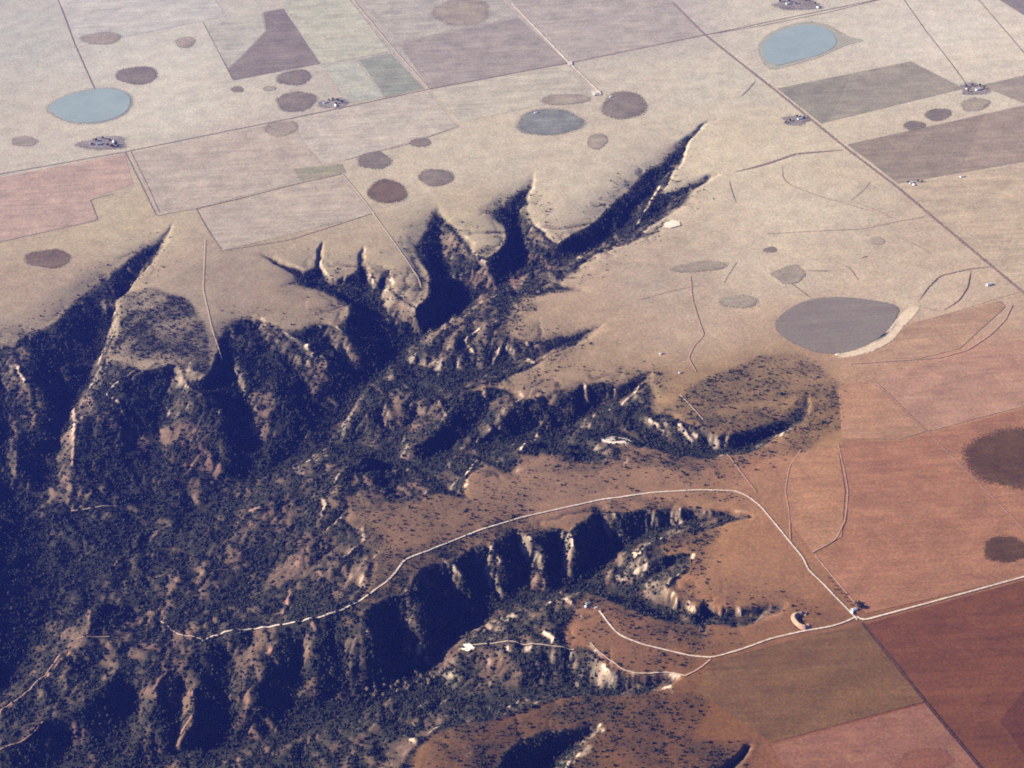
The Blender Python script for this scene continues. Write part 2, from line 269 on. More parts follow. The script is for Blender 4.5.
# knobs and gullies
wx2, wy2 = fbm(CX, CY, 200, 201, 3) * 45, fbm(CX, CY, 200, 211, 3) * 45
rid = 1 - np.abs(fbm(CX + wx2, CY + wy2, 150, 61, 4, 0.5)) * 2.4
rid3 = 1 - np.abs(fbm(CX + wx2 * 0.6 + 0.3 * CY, CY + wy2 * 0.6, 82, 281, 3, 0.5)) * 2.4
rid2 = 1 - np.abs(fbm(CX + 0.4 * CY, CY, 260, 65, 3, 0.5)) * 2.2
low = sstep(35, 90, dep)
HT = HT + inside * ((rid * 8 - 4.5) * sstep(4, 22, dep) + rid2 * 6 * low - 3 * low + (rid3 * 6 - 3) * sstep(5, 20, dep) + fbm(CX, CY, 60, 71, 3) * 2)

def erode(A, cand, n, steps, ke=0.12):
    A = A.astype(np.float64).copy(); flat = A.ravel(); S = A.shape
    pick = cand[rng.integers(0, len(cand), n)]
    pi, pj = pick // S[1] + rng.random(n), pick % S[1] + rng.random(n)
    di = np.zeros(n); dj = np.zeros(n); sp = np.ones(n); wa = np.ones(n); sed = np.zeros(n); alive = np.ones(n, bool)
    for s in range(steps):
        i, j = pi.astype(int), pj.astype(int)
        alive &= (i > 1) & (i < S[0] - 3) & (j > 1) & (j < S[1] - 3)
        i = np.clip(i, 0, S[0] - 2); j = np.clip(j, 0, S[1] - 2)
        a, b = pi - i, pj - j
        k = i * S[1] + j
        h00, h01, h10, h11 = flat[k], flat[k + 1], flat[k + S[1]], flat[k + S[1] + 1]
        gi = (h10 - h00) * (1 - b) + (h11 - h01) * b; gj = (h01 - h00) * (1 - a) + (h11 - h10) * a
        h = h00 * (1 - a) * (1 - b) + h01 * (1 - a) * b + h10 * a * (1 - b) + h11 * a * b
        di = di * 0.25 - gi * 0.75; dj = dj * 0.25 - gj * 0.75
        L = np.hypot(di, dj) + 1e-9; di /= L; dj /= L
        ni, nj = np.clip(pi + di, 0, S[0] - 1.01), np.clip(pj + dj, 0, S[1] - 1.01)
        i2, j2 = ni.astype(int), nj.astype(int); i2 = np.minimum(i2, S[0] - 2); j2 = np.minimum(j2, S[1] - 2)
        a2, b2 = ni - i2, nj - j2; k2 = i2 * S[1] + j2
        hn = flat[k2] * (1 - a2) * (1 - b2) + flat[k2 + 1] * (1 - a2) * b2 + flat[k2 + S[1]] * a2 * (1 - b2) + flat[k2 + S[1] + 1] * a2 * b2
        dh = hn - h
        cap = np.maximum(-dh, 0.02) * sp * wa * 1.6
        dpos = np.where(dh > 0, np.minimum(dh, sed), np.maximum(sed - cap, 0) * 0.25)
        er = np.where((dh <= 0) & (sed < cap), np.minimum((cap - sed) * ke, -dh), 0)
        ch = np.where(alive, dpos - er, 0); sed = sed - ch
        for kk, w in ((k, (1 - a) * (1 - b)), (k + 1, (1 - a) * b), (k + S[1], a * (1 - b)), (k + S[1] + 1, a * b)):
            flat += np.bincount(kk, ch * w, minlength=flat.size)
        sp = np.sqrt(np.maximum(sp * sp - dh * 0.35, 0.05)); sp = np.minimum(sp, 3.0); wa *= 0.985
        pi, pj = ni, nj
    return flat.reshape(S)
# gentle swell of the plains
def swell(X, Y): return -3.0 + fbm(X, Y, 900, 91, 3) * 2.4
def zg(x, y):
    """height of the ground anywhere"""
    x = np.asarray(x, float); y = np.asarray(y, float)
    xe, ye = np.clip(x, X0, cx[-1]), np.clip(y, Y0, cy[-1])
    z = bil(HT, (ye - Y0) / DY, (xe - X0) / DX)
    d = np.maximum(np.abs(x - xe), np.abs(y - ye)); k = sstep(0, 2000, d)
    return z * (1 - k) + swell(x, y) * k
def hit(px, py, off=0.0):
    """pixel -> ground point, following the relief"""
    px = np.asarray(px, float); py = np.asarray(py, float)
    z = np.zeros(px.shape)
    for _ in range(14):
        x, y = G(px, py, z); z = z * 0.45 + zg(x, y) * 0.55
    return x, y, zg(x, y) + off

rock = np.zeros((NY, NX), np.float32)
for pts, half in ROCK:
    a = np.array(pts, float); x, y, z = hit(a[:, 0], a[:, 1])
    for k in range(len(a) - 1):
        L = math.hypot(x[k + 1] - x[k], y[k + 1] - y[k]); n = int(L / 3) + 2
        for t in np.linspace(0, 1, n):
            xx, yy = x[k] + (x[k + 1] - x[k]) * t, y[k] + (y[k + 1] - y[k]) * t
            hw = 0.58 * half * (1.0 + 0.9 * (math.sin(xx * 0.11 + yy * 0.07) * 0.5)) + 2
            j0, j1 = int((xx - 2 * hw - X0) / DX), int((xx + 2 * hw - X0) / DX) + 2; i0, i1 = int((yy - 2 * hw - Y0) / DY), int((yy + 2 * hw - Y0) / DY) + 2
            if i0 < 0 or j0 < 0 or i1 > NY or j1 > NX: continue
            d = np.hypot(CX[i0:i1, j0:j1] - xx, CY[i0:i1, j0:j1] - yy)
            rock[i0:i1, j0:j1] = np.maximum(rock[i0:i1, j0:j1], 1 - sstep(hw * 0.55, hw * 1.5, d))
HT = HT + 5.0 * rock * inside
cand = np.flatnonzero((inside > 0.02).ravel())
for b in range(2):
    HT = erode(HT, cand, 22000, 55, 0.09)
HT = np.where(inside > 0.02, HT * 0.35 + blur(HT, 2) * 0.65, HT)
HT = np.minimum(HT, 0) + swell(CX, CY) * (1 - inside) - 3.0 * inside
gy, gx = np.gradient(HT, DY, DX)
SLOPE = np.hypot(gx, gy)

# ------------------------------------------------------------------ materials
def mat(name): 
    m = bpy.data.materials.new(name); m.use_nodes = True
    return m, m.node_tree, m.node_tree.nodes['Principled BSDF']
def srgb(r, g, b):
    f = lambda c: ((c / 255 + 0.055) / 1.055) ** 2.4 if c > 10 else c / 255 / 12.92
    return (f(r), f(g), f(b), 1)
def node(t, kind, **kw):
    n = t.nodes.new(kind)
    for k, v in kw.items(): setattr(n, k, v)
    return n
def noise(t, vec, scale, detail=4, rough=0.6):
    n = node(t, 'ShaderNodeTexNoise'); n.inputs['Scale'].default_value = scale
    n.inputs['Detail'].default_value = detail; n.inputs['Roughness'].default_value = rough
    t.links.new(vec, n.inputs['Vector']); return n.outputs['Fac']
def ramp(t, fac, p0, p1, v0, v1):
    m = node(t, 'ShaderNodeMapRange'); t.links.new(fac, m.inputs[0])
    for k, v in zip((1, 2, 3, 4), (p0, p1, v0, v1)): m.inputs[k].default_value = v
    return m.outputs[0]
def math_(t, op, a, b):
    m = node(t, 'ShaderNodeMath', operation=op)
    for i, v in enumerate((a, b)):
        if isinstance(v, (int, float)): m.inputs[i].default_value = v
        else: t.links.new(v, m.inputs[i])
    return m.outputs[0]
def scale_col(t, col, fac):
    m = node(t, 'ShaderNodeVectorMath', operation='SCALE')
    t.links.new(col, m.inputs[0]); t.links.new(fac, m.inputs['Scale']); return m.outputs[0]
def mixc(t, fac, a, b):
    m = node(t, 'ShaderNodeMix', data_type='RGBA')
    for s, v in ((0, fac), (6, a), (7, b)):
        if isinstance(v, (int, float)): m.inputs[s].default_value = v
        elif isinstance(v, tuple): m.inputs[s].default_value = v
        else: t.links.new(v, m.inputs[s])
    return m.outputs[2]
def mottle(t, g, c, amt=0.15):
    n = node(t, 'ShaderNodeTexNoise'); n.inputs['Scale'].default_value = 0.075; n.inputs['Detail'].default_value = 3; n.inputs['Roughness'].default_value = 0.7
    t.links.new(g, n.inputs['Vector'])
    v = node(t, 'ShaderNodeVectorMath', operation='MULTIPLY_ADD'); t.links.new(n.outputs['Color'], v.inputs[0])
    v.inputs[1].default_value = (amt * 4,) * 3; v.inputs[2].default_value = (1 - amt * 2,) * 3
    w = node(t, 'ShaderNodeVectorMath', operation='MULTIPLY'); t.links.new(c, w.inputs[0]); t.links.new(v.outputs[0], w.inputs[1]); return w.outputs[0]
YAW = 1.9012                                          # bearing of the section lines
def surf_mat(name, col, col2=None, streak=0.10, grain=0.28, edge=False, rough=0.95, patch=0.10, cracks=0.0, direction=0.0):
    m, t, b = mat(name)
    g = node(t, 'ShaderNodeNewGeometry').outputs['Position']
    base = node(t, 'ShaderNodeRGB'); base.outputs[0].default_value = col
    c = base.outputs[0]
    if col2: c = mixc(t, ramp(t, noise(t, g, 0.0045, 5, 0.65), 0.38, 0.62, 0, 1), c, col2)
    mp = node(t, 'ShaderNodeMapping'); mp.inputs['Rotation'].default_value = (0, 0, -(YAW - math.pi / 2) + direction)
    mp.inputs['Scale'].default_value = (0.06, 1.0, 1.0); t.links.new(g, mp.inputs[0])
    f = ramp(t, noise(t, mp.outputs[0], 0.035, 4, 0.7), 0.3, 0.7, 1 - streak, 1 + streak)
    f = math_(t, 'MULTIPLY', f, ramp(t, noise(t, g, 0.010, 5, 0.6), 0.3, 0.7, 1 - patch, 1 + patch))
    f = math_(t, 'MULTIPLY', f, ramp(t, noise(t, g, 0.11, 3, 0.75), 0.25, 0.75, 1 - grain * 1.25, 1 + grain * 1.25))
    t.links.new(scale_col(t, mottle(t, g, c), f), b.inputs['Base Color'])
    b.inputs['Roughness'].default_value = rough; b.inputs['Specular IOR Level'].default_value = 0.1
    if edge:
        at = node(t, 'ShaderNodeAttribute', attribute_name='edge')
        e = math_(t, 'ADD', at.outputs['Fac'], ramp(t, noise(t, g, 0.16, 3, 0.8), 0.25, 0.75, -0.5, 0.5))
        t.links.new(math_(t, 'GREATER_THAN', e, 0.5), b.inputs['Alpha'])
    return m

# ------------------------------------------------------------------ object helpers
def link(name, me, m=None, label=None, cat=None, kind=None, group=None, parent=None):
    o = bpy.data.objects.new(name, me); SC.collection.objects.link(o)
    if m: me.materials.append(m)
    for k, v in (('label', label), ('category', cat), ('kind', kind), ('group', group)):
        if v: o[k] = v
    if parent: o.parent = parent
    return o
def mesh(name, v, f):
    me = bpy.data.meshes.new(name); me.from_pydata([tuple(map(float, p)) for p in v], [], [tuple(map(int, q)) for q in f]); me.update(); return me
def smooth(me): me.polygons.foreach_set('use_smooth', [True] * len(me.polygons))

# ------------------------------------------------------------------ ground colours (albedo of soil, grass, rock)
def expand(a, far, n=34):
    d = a[1] - a[0]; k = np.arange(1, n + 1); g = 1.0
    r = (far / d) ** (1 / n)
    off = d * (np.cumsum(r ** k)) ; off = off / off[-1] * far
    off = np.maximum(off, d * k)
    return np.concatenate([a[0] - off[::-1], a, a[-1] + off])
gxs, gys = expand(cx, 50000.0), expand(cy, 50000.0)
GX, GY = np.meshgrid(gxs, gys)
GZ = zg(GX, GY)
def to_px(x, y, z):
    d = np.stack([x, y, z - CAMZ]); r = np.tensordot(np.array(cr), d, 1); u = np.tensordot(np.array(cu), d, 1); f = np.tensordot(np.array(fwd), d, 1)
    f = np.where(f > 1, f, 1)
    return W / 2 + F * r / f, H_ / 2 - F * u / f
# grass / soil tone of the plains at sample spots (photo pixel, soil colour)
TONE = [(30,40,192,188,186),(150,60,205,198,192),(182,103,210,202,193),(30,150,200,190,182),(250,140,196,184,178),(420,40,184,176,176),(640,20,186,177,180),(800,10,208,198,190),(932,28,218,208,200),(1010,60,214,202,192),(480,150,206,193,180),(600,170,204,190,177),(700,80,206,196,186),(760,150,212,197,180),(802,213,210,195,180),(1000,220,198,178,165),(652,288,188,170,160),(760,270,205,188,174),(900,290,206,187,172),(700,330,195,172,158),(600,310,180,156,144),(540,320,172,148,136),(60,240,190,172,156),(42,278,176,156,146),(110,220,196,180,162),(242,278,170,152,145),(300,290,164,144,136),(330,250,186,168,154),(400,180,202,188,174),(450,215,186,170,156),(870,350,184,150,136),(760,380,160,132,116),(820,420,166,132,112),(700,390,158,130,114),(572,358,170,145,132),(560,480,160,128,120),(652,473,165,130,118),(760,470,172,128,116),(450,520,148,118,110),(952,378,190,143,130),(900,500,172,118,107),(740,560,168,126,112),(720,540,166,124,106),(620,640,150,110,102),(800,640,150,110,100),(560,700,124,92,88),(660,720,126,90,88),(740,690,134,96,84),(900,680,130,80,82),(960,740,118,68,74),(850,750,158,107,102)]
tn = np.array(TONE, float); tx, ty = G(tn[:, 0], tn[:, 1]); tc = np.array([soil(*r[2:], *r[:2])[:3] for r in TONE])
def tone(X, Y):
    # inverse-distance blend, evaluated on a coarse grid for speed
    xs = np.linspace(-3600, 3600, 121); ys = np.linspace(3800, 13500, 141)
    gx_, gy_ = np.meshgrid(xs, ys)
    num = np.zeros(gx_.shape + (3,)); den = np.zeros(gx_.shape)
    for k in range(len(tn)):
        w = 1 / ((gx_ - tx[k]) ** 2 + (gy_ - ty[k]) ** 2 + 150 ** 2) ** 1.6
        num += w[..., None] * tc[k]; den += w
    T = num / den[..., None]
    fi = (np.clip(Y, ys[0], ys[-1]) - ys[0]) / (ys[1] - ys[0]); fj = (np.clip(X, xs[0], xs[-1]) - xs[0]) / (xs[1] - xs[0])
    return np.stack([bil(T[..., c], fi, fj) for c in range(3)], -1)
ALB = tone(GX, GY)
pad = ((34, 34), (34, 34))
INS = np.pad(inside, pad, 'edge'); SLP = np.pad(SLOPE, pad, 'edge'); GXX = np.pad(gx, pad, 'edge'); DEP = -np.pad(HT, pad, 'edge')
far = np.clip(np.maximum(np.maximum(gxs[34] - GX, GX - gxs[-35]), np.maximum(gys[34] - GY, GY - gys[-35])) / 800, 0, 1)
INS = INS * (1 - far)
# scrub cover: canyon sides and some of the plateau
SCRUB = [([(120,292),(150,285),(190,300),(208,330),(210,372),(190,366),(160,358),(105,354),(118,330)],1.0),([(690,385),(760,355),(800,352),(842,385),(846,425),(800,452),(730,462),(690,458),(640,450),(700,430),(780,415),(800,395),(735,405),(690,420),(672,405)],.6),
 ([(430,470),(520,478),(600,470),(640,470),(600,490),(520,505),(430,540),(390,565),(360,600),(350,590),(385,560),(345,500),(400,505)],.34),([(560,696),(690,690),(712,700),(690,740),(760,740),(750,768),(610,768),(600,740),(560,715)],.6),([(612,600),(640,612),(680,632),(700,640),(690,648),(650,640),(620,625)],.45),([(690,575),(760,585),(800,595),(820,615),(790,612),(720,600)],.3),([(690,540),(660,548),(650,553),(700,545),(720,532)],.2),([(440,705),(560,694),(600,694),(600,720),(520,732),(440,735),(425,738)],.5),([(590,605),(640,640),(700,656),(690,672),(620,664),(592,645),(578,630)],.25),([(480,300),(530,292),(538,304),(530,314),(505,335),(470,345),(455,330)],.6),([(640,640),(700,655),(690,670),(650,672),(620,664),(600,648)],.22),([(215,300),(300,310),(345,302),(340,312),(300,320),(220,312)],.2),([(780,600),(850,610),(850,625),(790,628)],.25),([(600,460),(690,458),(740,462),(700,490),(620,480)],.22)]
veg = np.zeros((NY, NX), np.float32)
for p, d in SCRUB: veg = np.maximum(veg, fill_poly(ground_poly(p)) * d)
veg = blur(veg, 8)
band = np.clip(near * 3.6 - 0.14, 0, 0.8) * (1 - 0.6 * inside) * sstep(-0.3, 0.3, fbm(CX, CY, 260, 143, 4, 0.6)) * (1 - 0.7 * sstep(5600, 7400, CY))
veg = np.maximum(veg, band)
veg = np.maximum(veg, rill * 0.7 * sstep(0.1, 0.4, near) * (1 - inside))
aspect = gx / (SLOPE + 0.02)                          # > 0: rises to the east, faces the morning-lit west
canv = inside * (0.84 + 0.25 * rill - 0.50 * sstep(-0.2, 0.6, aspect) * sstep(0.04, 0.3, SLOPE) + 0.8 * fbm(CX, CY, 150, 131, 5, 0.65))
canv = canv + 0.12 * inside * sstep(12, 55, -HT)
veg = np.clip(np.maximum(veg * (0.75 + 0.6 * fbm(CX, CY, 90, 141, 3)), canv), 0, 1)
# bare rock: strokes + steep sunward faces, their light part painted as pale rock
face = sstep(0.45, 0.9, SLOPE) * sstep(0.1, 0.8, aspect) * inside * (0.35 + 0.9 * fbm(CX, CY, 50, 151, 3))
west = sstep(0.03, 0.32, gx)                           # pale strokes kept to the sunlit west side: light put into the colour
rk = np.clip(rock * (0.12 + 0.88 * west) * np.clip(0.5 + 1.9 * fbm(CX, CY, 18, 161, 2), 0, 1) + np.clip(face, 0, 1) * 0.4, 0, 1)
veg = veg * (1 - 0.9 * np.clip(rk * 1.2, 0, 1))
VEG = np.pad(veg, pad, 'edge') * (1 - far); RK = np.pad(rk, pad, 'edge') * (1 - far)
soil_c = np.array(srgb(102, 84, 68)[:3]); veg_c = np.array(srgb(48, 49, 38)[:3]); rock_c = np.array(srgb(208, 184, 154)[:3]); red_c = np.array(srgb(116, 84, 70)[:3])
u = INS[..., None] * 0.75; ALB = ALB * (1 - u) + soil_c * u
rn = np.clip(vnoise(GX, GY, 300, 171) * 1.6 - 0.5, 0, 1)[..., None] * INS[..., None] * sstep(28, 75, DEP)[..., None] * 0.6
ALB = ALB * (1 - rn) + red_c * rn
cover = 0.8 + 0.6 * INS + 0.5 * np.pad(rill, pad, 'edge') * (1 - INS)
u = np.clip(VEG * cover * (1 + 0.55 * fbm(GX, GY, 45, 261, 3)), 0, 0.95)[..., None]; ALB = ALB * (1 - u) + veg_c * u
PXX, PYY = to_px(GX, GY, GZ)
red_rock = (sstep(430, 560, PYY + 0.25 * (330 - PXX)) * (1 - sstep(280, 420, PXX)))[..., None]
rc = rock_c * (1 - red_rock) + np.array(srgb(150, 112, 92)[:3]) * red_rock            # the lower strata are red beds
rc = rc * (0.8 + 0.4 * vnoise(GX, GY, 60, 177))[..., None]
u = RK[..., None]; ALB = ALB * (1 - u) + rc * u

nyy, nxx = GX.shape
me = bpy.data.meshes.new('ground')
me.vertices.add(nyy * nxx); me.vertices.foreach_set('co', np.stack([GX, GY, GZ], -1).astype(np.float32).ravel())
idx = np.arange(nyy * nxx).reshape(nyy, nxx)
q = np.stack([idx[:-1, :-1], idx[:-1, 1:], idx[1:, 1:], idx[1:, :-1]], -1).reshape(-1)
nf = len(q) // 4
me.loops.add(nf * 4); me.loops.foreach_set('vertex_index', q.astype(np.int32))
me.polygons.add(nf); me.polygons.foreach_set('loop_start', np.arange(0, nf * 4, 4, dtype=np.int32))
me.update(calc_edges=True); me.polygons.foreach_set('use_smooth', np.ones(nf, bool))
ca = me.color_attributes.new('albedo', 'FLOAT_COLOR', 'POINT')
ca.data.foreach_set('color', np.concatenate([ALB, np.ones(ALB.shape[:2] + (1,))], -1).astype(np.float32).ravel())
va = me.attributes.new('canyon', 'FLOAT', 'POINT'); va.data.foreach_set('value', np.clip(INS + VEG, 0, 1).astype(np.float32).ravel())
m, t, b = mat('ground')
g = node(t, 'ShaderNodeNewGeometry').outputs['Position']
ac = node(t, 'ShaderNodeAttribute', attribute_name='albedo').outputs['Color']
cv = node(t, 'ShaderNodeAttribute', attribute_name='canyon').outputs['Fac']
f = ramp(t, noise(t, g, 0.11, 3, 0.75), 0.25, 0.75, 0.64, 1.36)
f = math_(t, 'MULTIPLY', f, ramp(t, noise(t, g, 0.011, 6, 0.62), 0.3, 0.7, 0.86, 1.14))
f = math_(t, 'MULTIPLY', f, ramp(t, noise(t, g, 0.002, 5, 0.6), 0.3, 0.7, 0.93, 1.07))
tint = mixc(t, ramp(t, noise(t, g, 0.004, 5, 0.6), 0.35, 0.65, 0, 0.5), (1, 1, 1, 1), (1.0, 0.93, 0.90, 1))
mm = node(t, 'ShaderNodeMix', data_type='RGBA', blend_type='MULTIPLY'); mm.inputs[0].default_value = 1
t.links.new(ac, mm.inputs[6]); t.links.new(tint, mm.inputs[7])
t.links.new(scale_col(t, mottle(t, g, mm.outputs[2]), f), b.inputs['Base Color'])
b.inputs['Roughness'].default_value = 1.0; b.inputs['Specular IOR Level'].default_value = 0.05
bp = node(t, 'ShaderNodeBump'); bp.inputs['Distance'].default_value = 5.0
t.links.new(math_(t, 'MULTIPLY', cv, 0.7), bp.inputs['Strength']); t.links.new(noise(t, g, 0.06, 5, 0.65), bp.inputs['Height'])
t.links.new(bp.outputs[0], b.inputs['Normal'])
link('ground', me, m, 'tan plains cut by dark scrub-filled canyons with pale rocky rims', 'ground', 'structure')

# ------------------------------------------------------------------ fields, playas, lakes
AX, BX = np.array([math.cos(1.9012), math.sin(1.9012)]), np.array([math.sin(1.9012), -math.cos(1.9012)])   # section-line directions
def run_on(px, p, far=1500.0):
    for k, (a, b) in enumerate(px):
        if a > 1050: p[k] += BX * far
        elif a <= 0: p[k] -= BX * far
        elif b <= 0: p[k] += AX * far
        elif b > 768: p[k] -= AX * far
    return p
def sheet(name, px, off, m, label, cat, step=70.0):
    p = run_on(px, ground_poly(px)); n = len(p)
    bnd = []
    for k in range(n):
        a, c = p[k], p[(k + 1) % n]; s = max(1, int(np.hypot(*(c - a)) / step))
        for i in range(s): bnd.append(a + (c - a) * i / s)
    bnd = np.array(bnd)
    xs = np.arange(bnd[:, 0].min(), bnd[:, 0].max(), step) + step * .5; ys = np.arange(bnd[:, 1].min(), bnd[:, 1].max(), step) + step * .5
    ins = fill_poly(bnd, xs, ys); ii, jj = np.nonzero(ins)
    pts = [Vector(v) for v in bnd] + [Vector((xs[j], ys[i])) for i, j in zip(ii, jj)]
    nb = len(bnd)
    r = delaunay_2d_cdt(pts, [(i, (i + 1) % nb) for i in range(nb)], [list(range(nb))], 1, 1e-3)
    v = np.array([tuple(q) for q in r[0]]); z = zg(v[:, 0], v[:, 1]) + off
    me = mesh(name, np.column_stack([v, z]), [f for f in r[2]])
    if me.polygons and me.polygons[0].normal.z < 0: me.flip_normals()
    smooth(me)
    return link(name, me, m, label, cat, 'structure')
def blob(name, cxp, cyp, rx, ry, off, m, label, cat, soft=0.30, rough=0.12, rot=0.0, seed=0, pts=None):
    """round dry hollow or lake: rings on the ground with a ragged fading margin"""
    r = random.Random(seed + int(cxp) * 7 + int(cyp)); n = 48
    ph = [r.uniform(0, 6.28) for _ in range(5)]
    if pts:
        a = np.array(pts, float); cxp, cyp = a.mean(0)
        a = np.concatenate([a, a[:1]]); s = np.concatenate([[0], np.cumsum(np.hypot(*np.diff(a, axis=0).T))])
        tt = np.linspace(0, s[-1], n, endpoint=False); ex, ey = np.interp(tt, s, a[:, 0]) - cxp, np.interp(tt, s, a[:, 1]) - cyp
        for _ in range(2): ex = (np.roll(ex, 1) + 2 * ex + np.roll(ex, -1)) / 4; ey = (np.roll(ey, 1) + 2 * ey + np.roll(ey, -1)) / 4
    else:
        th = np.linspace(0, 2 * math.pi, n, endpoint=False)
        k = 1 + rough * (np.sin(2 * th + ph[0]) * .5 + np.sin(3 * th + ph[1]) * .4 + np.sin(5 * th + ph[2]) * .25)
        ex, ey = rx * k * np.cos(th), ry * k * np.sin(th)
        ex, ey = ex * math.cos(rot) - ey * math.sin(rot), ex * math.sin(rot) + ey * math.cos(rot)
    v, e, fcs = [], [], []
    rings = [(0.0, 1.0), (0.5, 1.0), (1 - soft, 1.0), (1.0, 0.55), (1 + soft, 0.0)]
    for s, al in rings:
        x, y = G(cxp + ex * s, cyp + ey * s); z = zg(x, y) + off
        v += list(zip(x, y, z)); e += [al] * n
    for k in range(len(rings) - 1):
        for i in range(n):
            a, bb = k * n + i, k * n + (i + 1) % n
            if k == 0: fcs.append((i, n + (i + 1) % n, n + i))
            else: fcs.append((a, bb, bb + n, a + n))
    me = mesh(name, v, fcs)
    at = me.attributes.new('edge', 'FLOAT', 'POINT'); at.data.foreach_set('value', e)
    bm = bmesh.new(); bm.from_mesh(me); bmesh.ops.remove_doubles(bm, verts=bm.verts, dist=0.01); bmesh.ops.recalc_face_normals(bm, faces=bm.faces)
    bm.to_mesh(me); bm.free()
    if sum(p.normal.z for p in me.polygons) < 0: me.flip_normals()
    smooth(me)
    return link(name, me, m, label, cat, 'structure')
FIELDS = [
 ([(0,174),(125,153),(133,184),(98,196),(90,200),(98,220),(0,243)],(192,164,158),'pinkish ploughed field along the left edge above the dark round hollow'),
 ([(131,153),(293,119),(302,140),(322,164),(300,180),(196,208),(158,215)],(194,177,169),'wide pale pink field between the double track and the fenced rectangle'),
 ([(197,210),(342,175),(373,213),(222,250)],(194,177,168),'fenced pale rectangular field just above the canyon heads'),
 ([(294,118),(428,91),(458,127),(345,160),(323,164),(303,140)],(201,187,179),'pale pink field right of the small dark smudge on the long field line'),
 ([(293,168),(342,163),(346,172),(300,180)],(168,160,148),'small mottled green strip at the corner of two pale fields'),
 ([(431,90),(568,64),(602,94),(540,105),(460,122)],(200,188,178),'pale field below the dark purple rectangle by the white road'),
 ([(398,43),(518,17),(568,63),(430,88)],(172,159,162),'dark mauve field between two white roads at the top'),
 ([(356,0),(503,-1),(518,16),(397,42)],(187,177,175),'mauve field around the faint ringed hollow at the top edge'),
 ([(514,3),(520,-12),(672,-14),(705,35),(575,62)],(186,173,173),'large mauve field right of the white road at the top'),
 ([(359,59),(390,53),(424,88),(385,97)],(160,159,158),'dark grey-green rectangular field left of the white road'),
 ([(323,66),(357,60),(384,97),(350,102)],(191,187,180),'light grey-green rectangular field beside the darker green one'),
 ([(263,12),(283,8),(320,63),(233,80),(228,69),(245,53),(266,31)],(150,137,146),'dark purple triangular field with a curved left side'),
 ([(203,23),(262,13),(265,31),(244,53),(228,68)],(194,186,180),'light field wrapped by the dark triangular field'),
 ([(60,0),(213,-6),(226,16),(80,46)],(201,193,191),'pale mauve field on the top edge left of the dark triangle'),
 ([(285,7),(356,0),(390,51),(322,64)],(196,190,180),'light tan field between the dark triangle and the white road'),
 ([(777,88),(911,61),(964,88),(821,123)],(166,155,153),'dark brown field below the blue lake at the upper right'),
 ([(847,144),(1024,105),(1060,98),(1060,155),(1024,161),(898,183)],(162,145,144),'dark purple-brown field between the section road and the right edge'),
 ([(967,88),(1024,75),(1060,68),(1060,96),(1024,103),(992,90)],(168,154,154),'brown wedge field at the right edge beside the farmstead'),
 ([(1000,-4),(1024,-10),(1060,10),(1040,25)],(150,140,152),'dark field corner at the top right'),
 ([(899,186),(1024,164),(1060,158),(1100,352),(1024,290)],(200,178,163),'orange-tan pasture right of the section road'),
 ([(842,440),(900,441),(930,433),(1060,402),(1060,567),(1024,576),(866,613),(815,556),(847,540),(848,490),(840,450)],(172,123,112),'red-brown field holding the two dark round hollows'),
 ([(838,386),(871,379),(926,431),(900,439),(842,438)],(186,142,126),'lighter orange field corner beside the brushy plateau'),
 ([(874,378),(1060,330),(1060,400),(929,431)],(186,144,133),'reddish field right of the lighter orange corner, under the curved track'),
 ([(864,624),(1024,580),(1080,566),(1080,780),(988,772)],(126,82,86),'dark maroon field in the lower right corner'),
 ([(862,624),(800,637),(710,662),(696,690),(772,742),(924,701)],(131,98,91),'olive-brown pasture below the white road at the lower right'),
 ([(772,745),(925,703),(984,772),(1000,790),(760,790)],(158,111,106),'pinkish brown field at the bottom edge with a faint dark patch'),
 ([(985,114),(1024,105),(1060,98),(1060,155),(1024,161),(960,172)],(172,152,150),'lighter rosy end of the dark purple-brown field'),
 ([(778,88),(850,74),(830,118),(821,123)],(158,149,149),'darker left end of the brown field below the lake'),
 ([(985,772),(1000,720),(1024,690),(1080,680),(1080,790)],(110,70,75),'darkest maroon corner of the lower right field'),
 ([(788,468),(800,452),(838,447),(845,490),(842,536),(812,552),(790,520),(785,492)],(185,137,119),'paler oval plot enclosed by a faint looping track'),
 ([(880,357),(905,325),(1000,300),(1006,306),(985,325),(960,348),(920,358)],(186,150,136),'rosy pasture between the dry lake bed and the curved track'),
]
for k, (px, c, lab) in enumerate(FIELDS):
    q = np.mean([p for p in px if -5 <= p[0] <= 1030 and -5 <= p[1] <= 770], 0); col = soil(*c, *q); col2 = soil(*(v * s for v, s in zip(c, (0.96, 0.97, 0.985))), *q)
    sheet('field', px, 0.5 + 0.02 * k, surf_mat('field', col, col2, streak=0.15, grain=0.28, patch=0.18, direction=(math.pi / 2 if k % 3 == 0 else 0)), lab, 'field')
m_playa = surf_mat('playa_clay', soil(146, 134, 140, 400, 120), soil(138, 126, 134, 400, 120), edge=True, grain=0.3, patch=0.22, streak=0.12)
m_faint = surf_mat('playa_faint', soil(172, 158, 154, 500, 150), soil(166, 152, 150, 500, 150), edge=True, grain=0.3, patch=0.22, streak=0.12)
m_grey = surf_mat('playa_grey', soil(146, 146, 154, 549, 121), soil(134, 134, 146, 549, 121), edge=True, grain=0.3, patch=0.25)
m_mid = surf_mat('playa_mid', soil(130, 112, 118, 220, 220), soil(122, 104, 112, 220, 220), edge=True, grain=0.3, patch=0.22, streak=0.12)
m_dark = surf_mat('playa_dark', soil(106, 82, 88, 950, 480), soil(98, 74, 82, 950, 480), edge=True, grain=0.35, patch=0.22, streak=0.12)
m_bed = surf_mat('dry_lake_bed', soil(146, 135, 139, 840, 325), soil(142, 130, 136, 840, 325), edge=True, grain=0.16, patch=0.06)
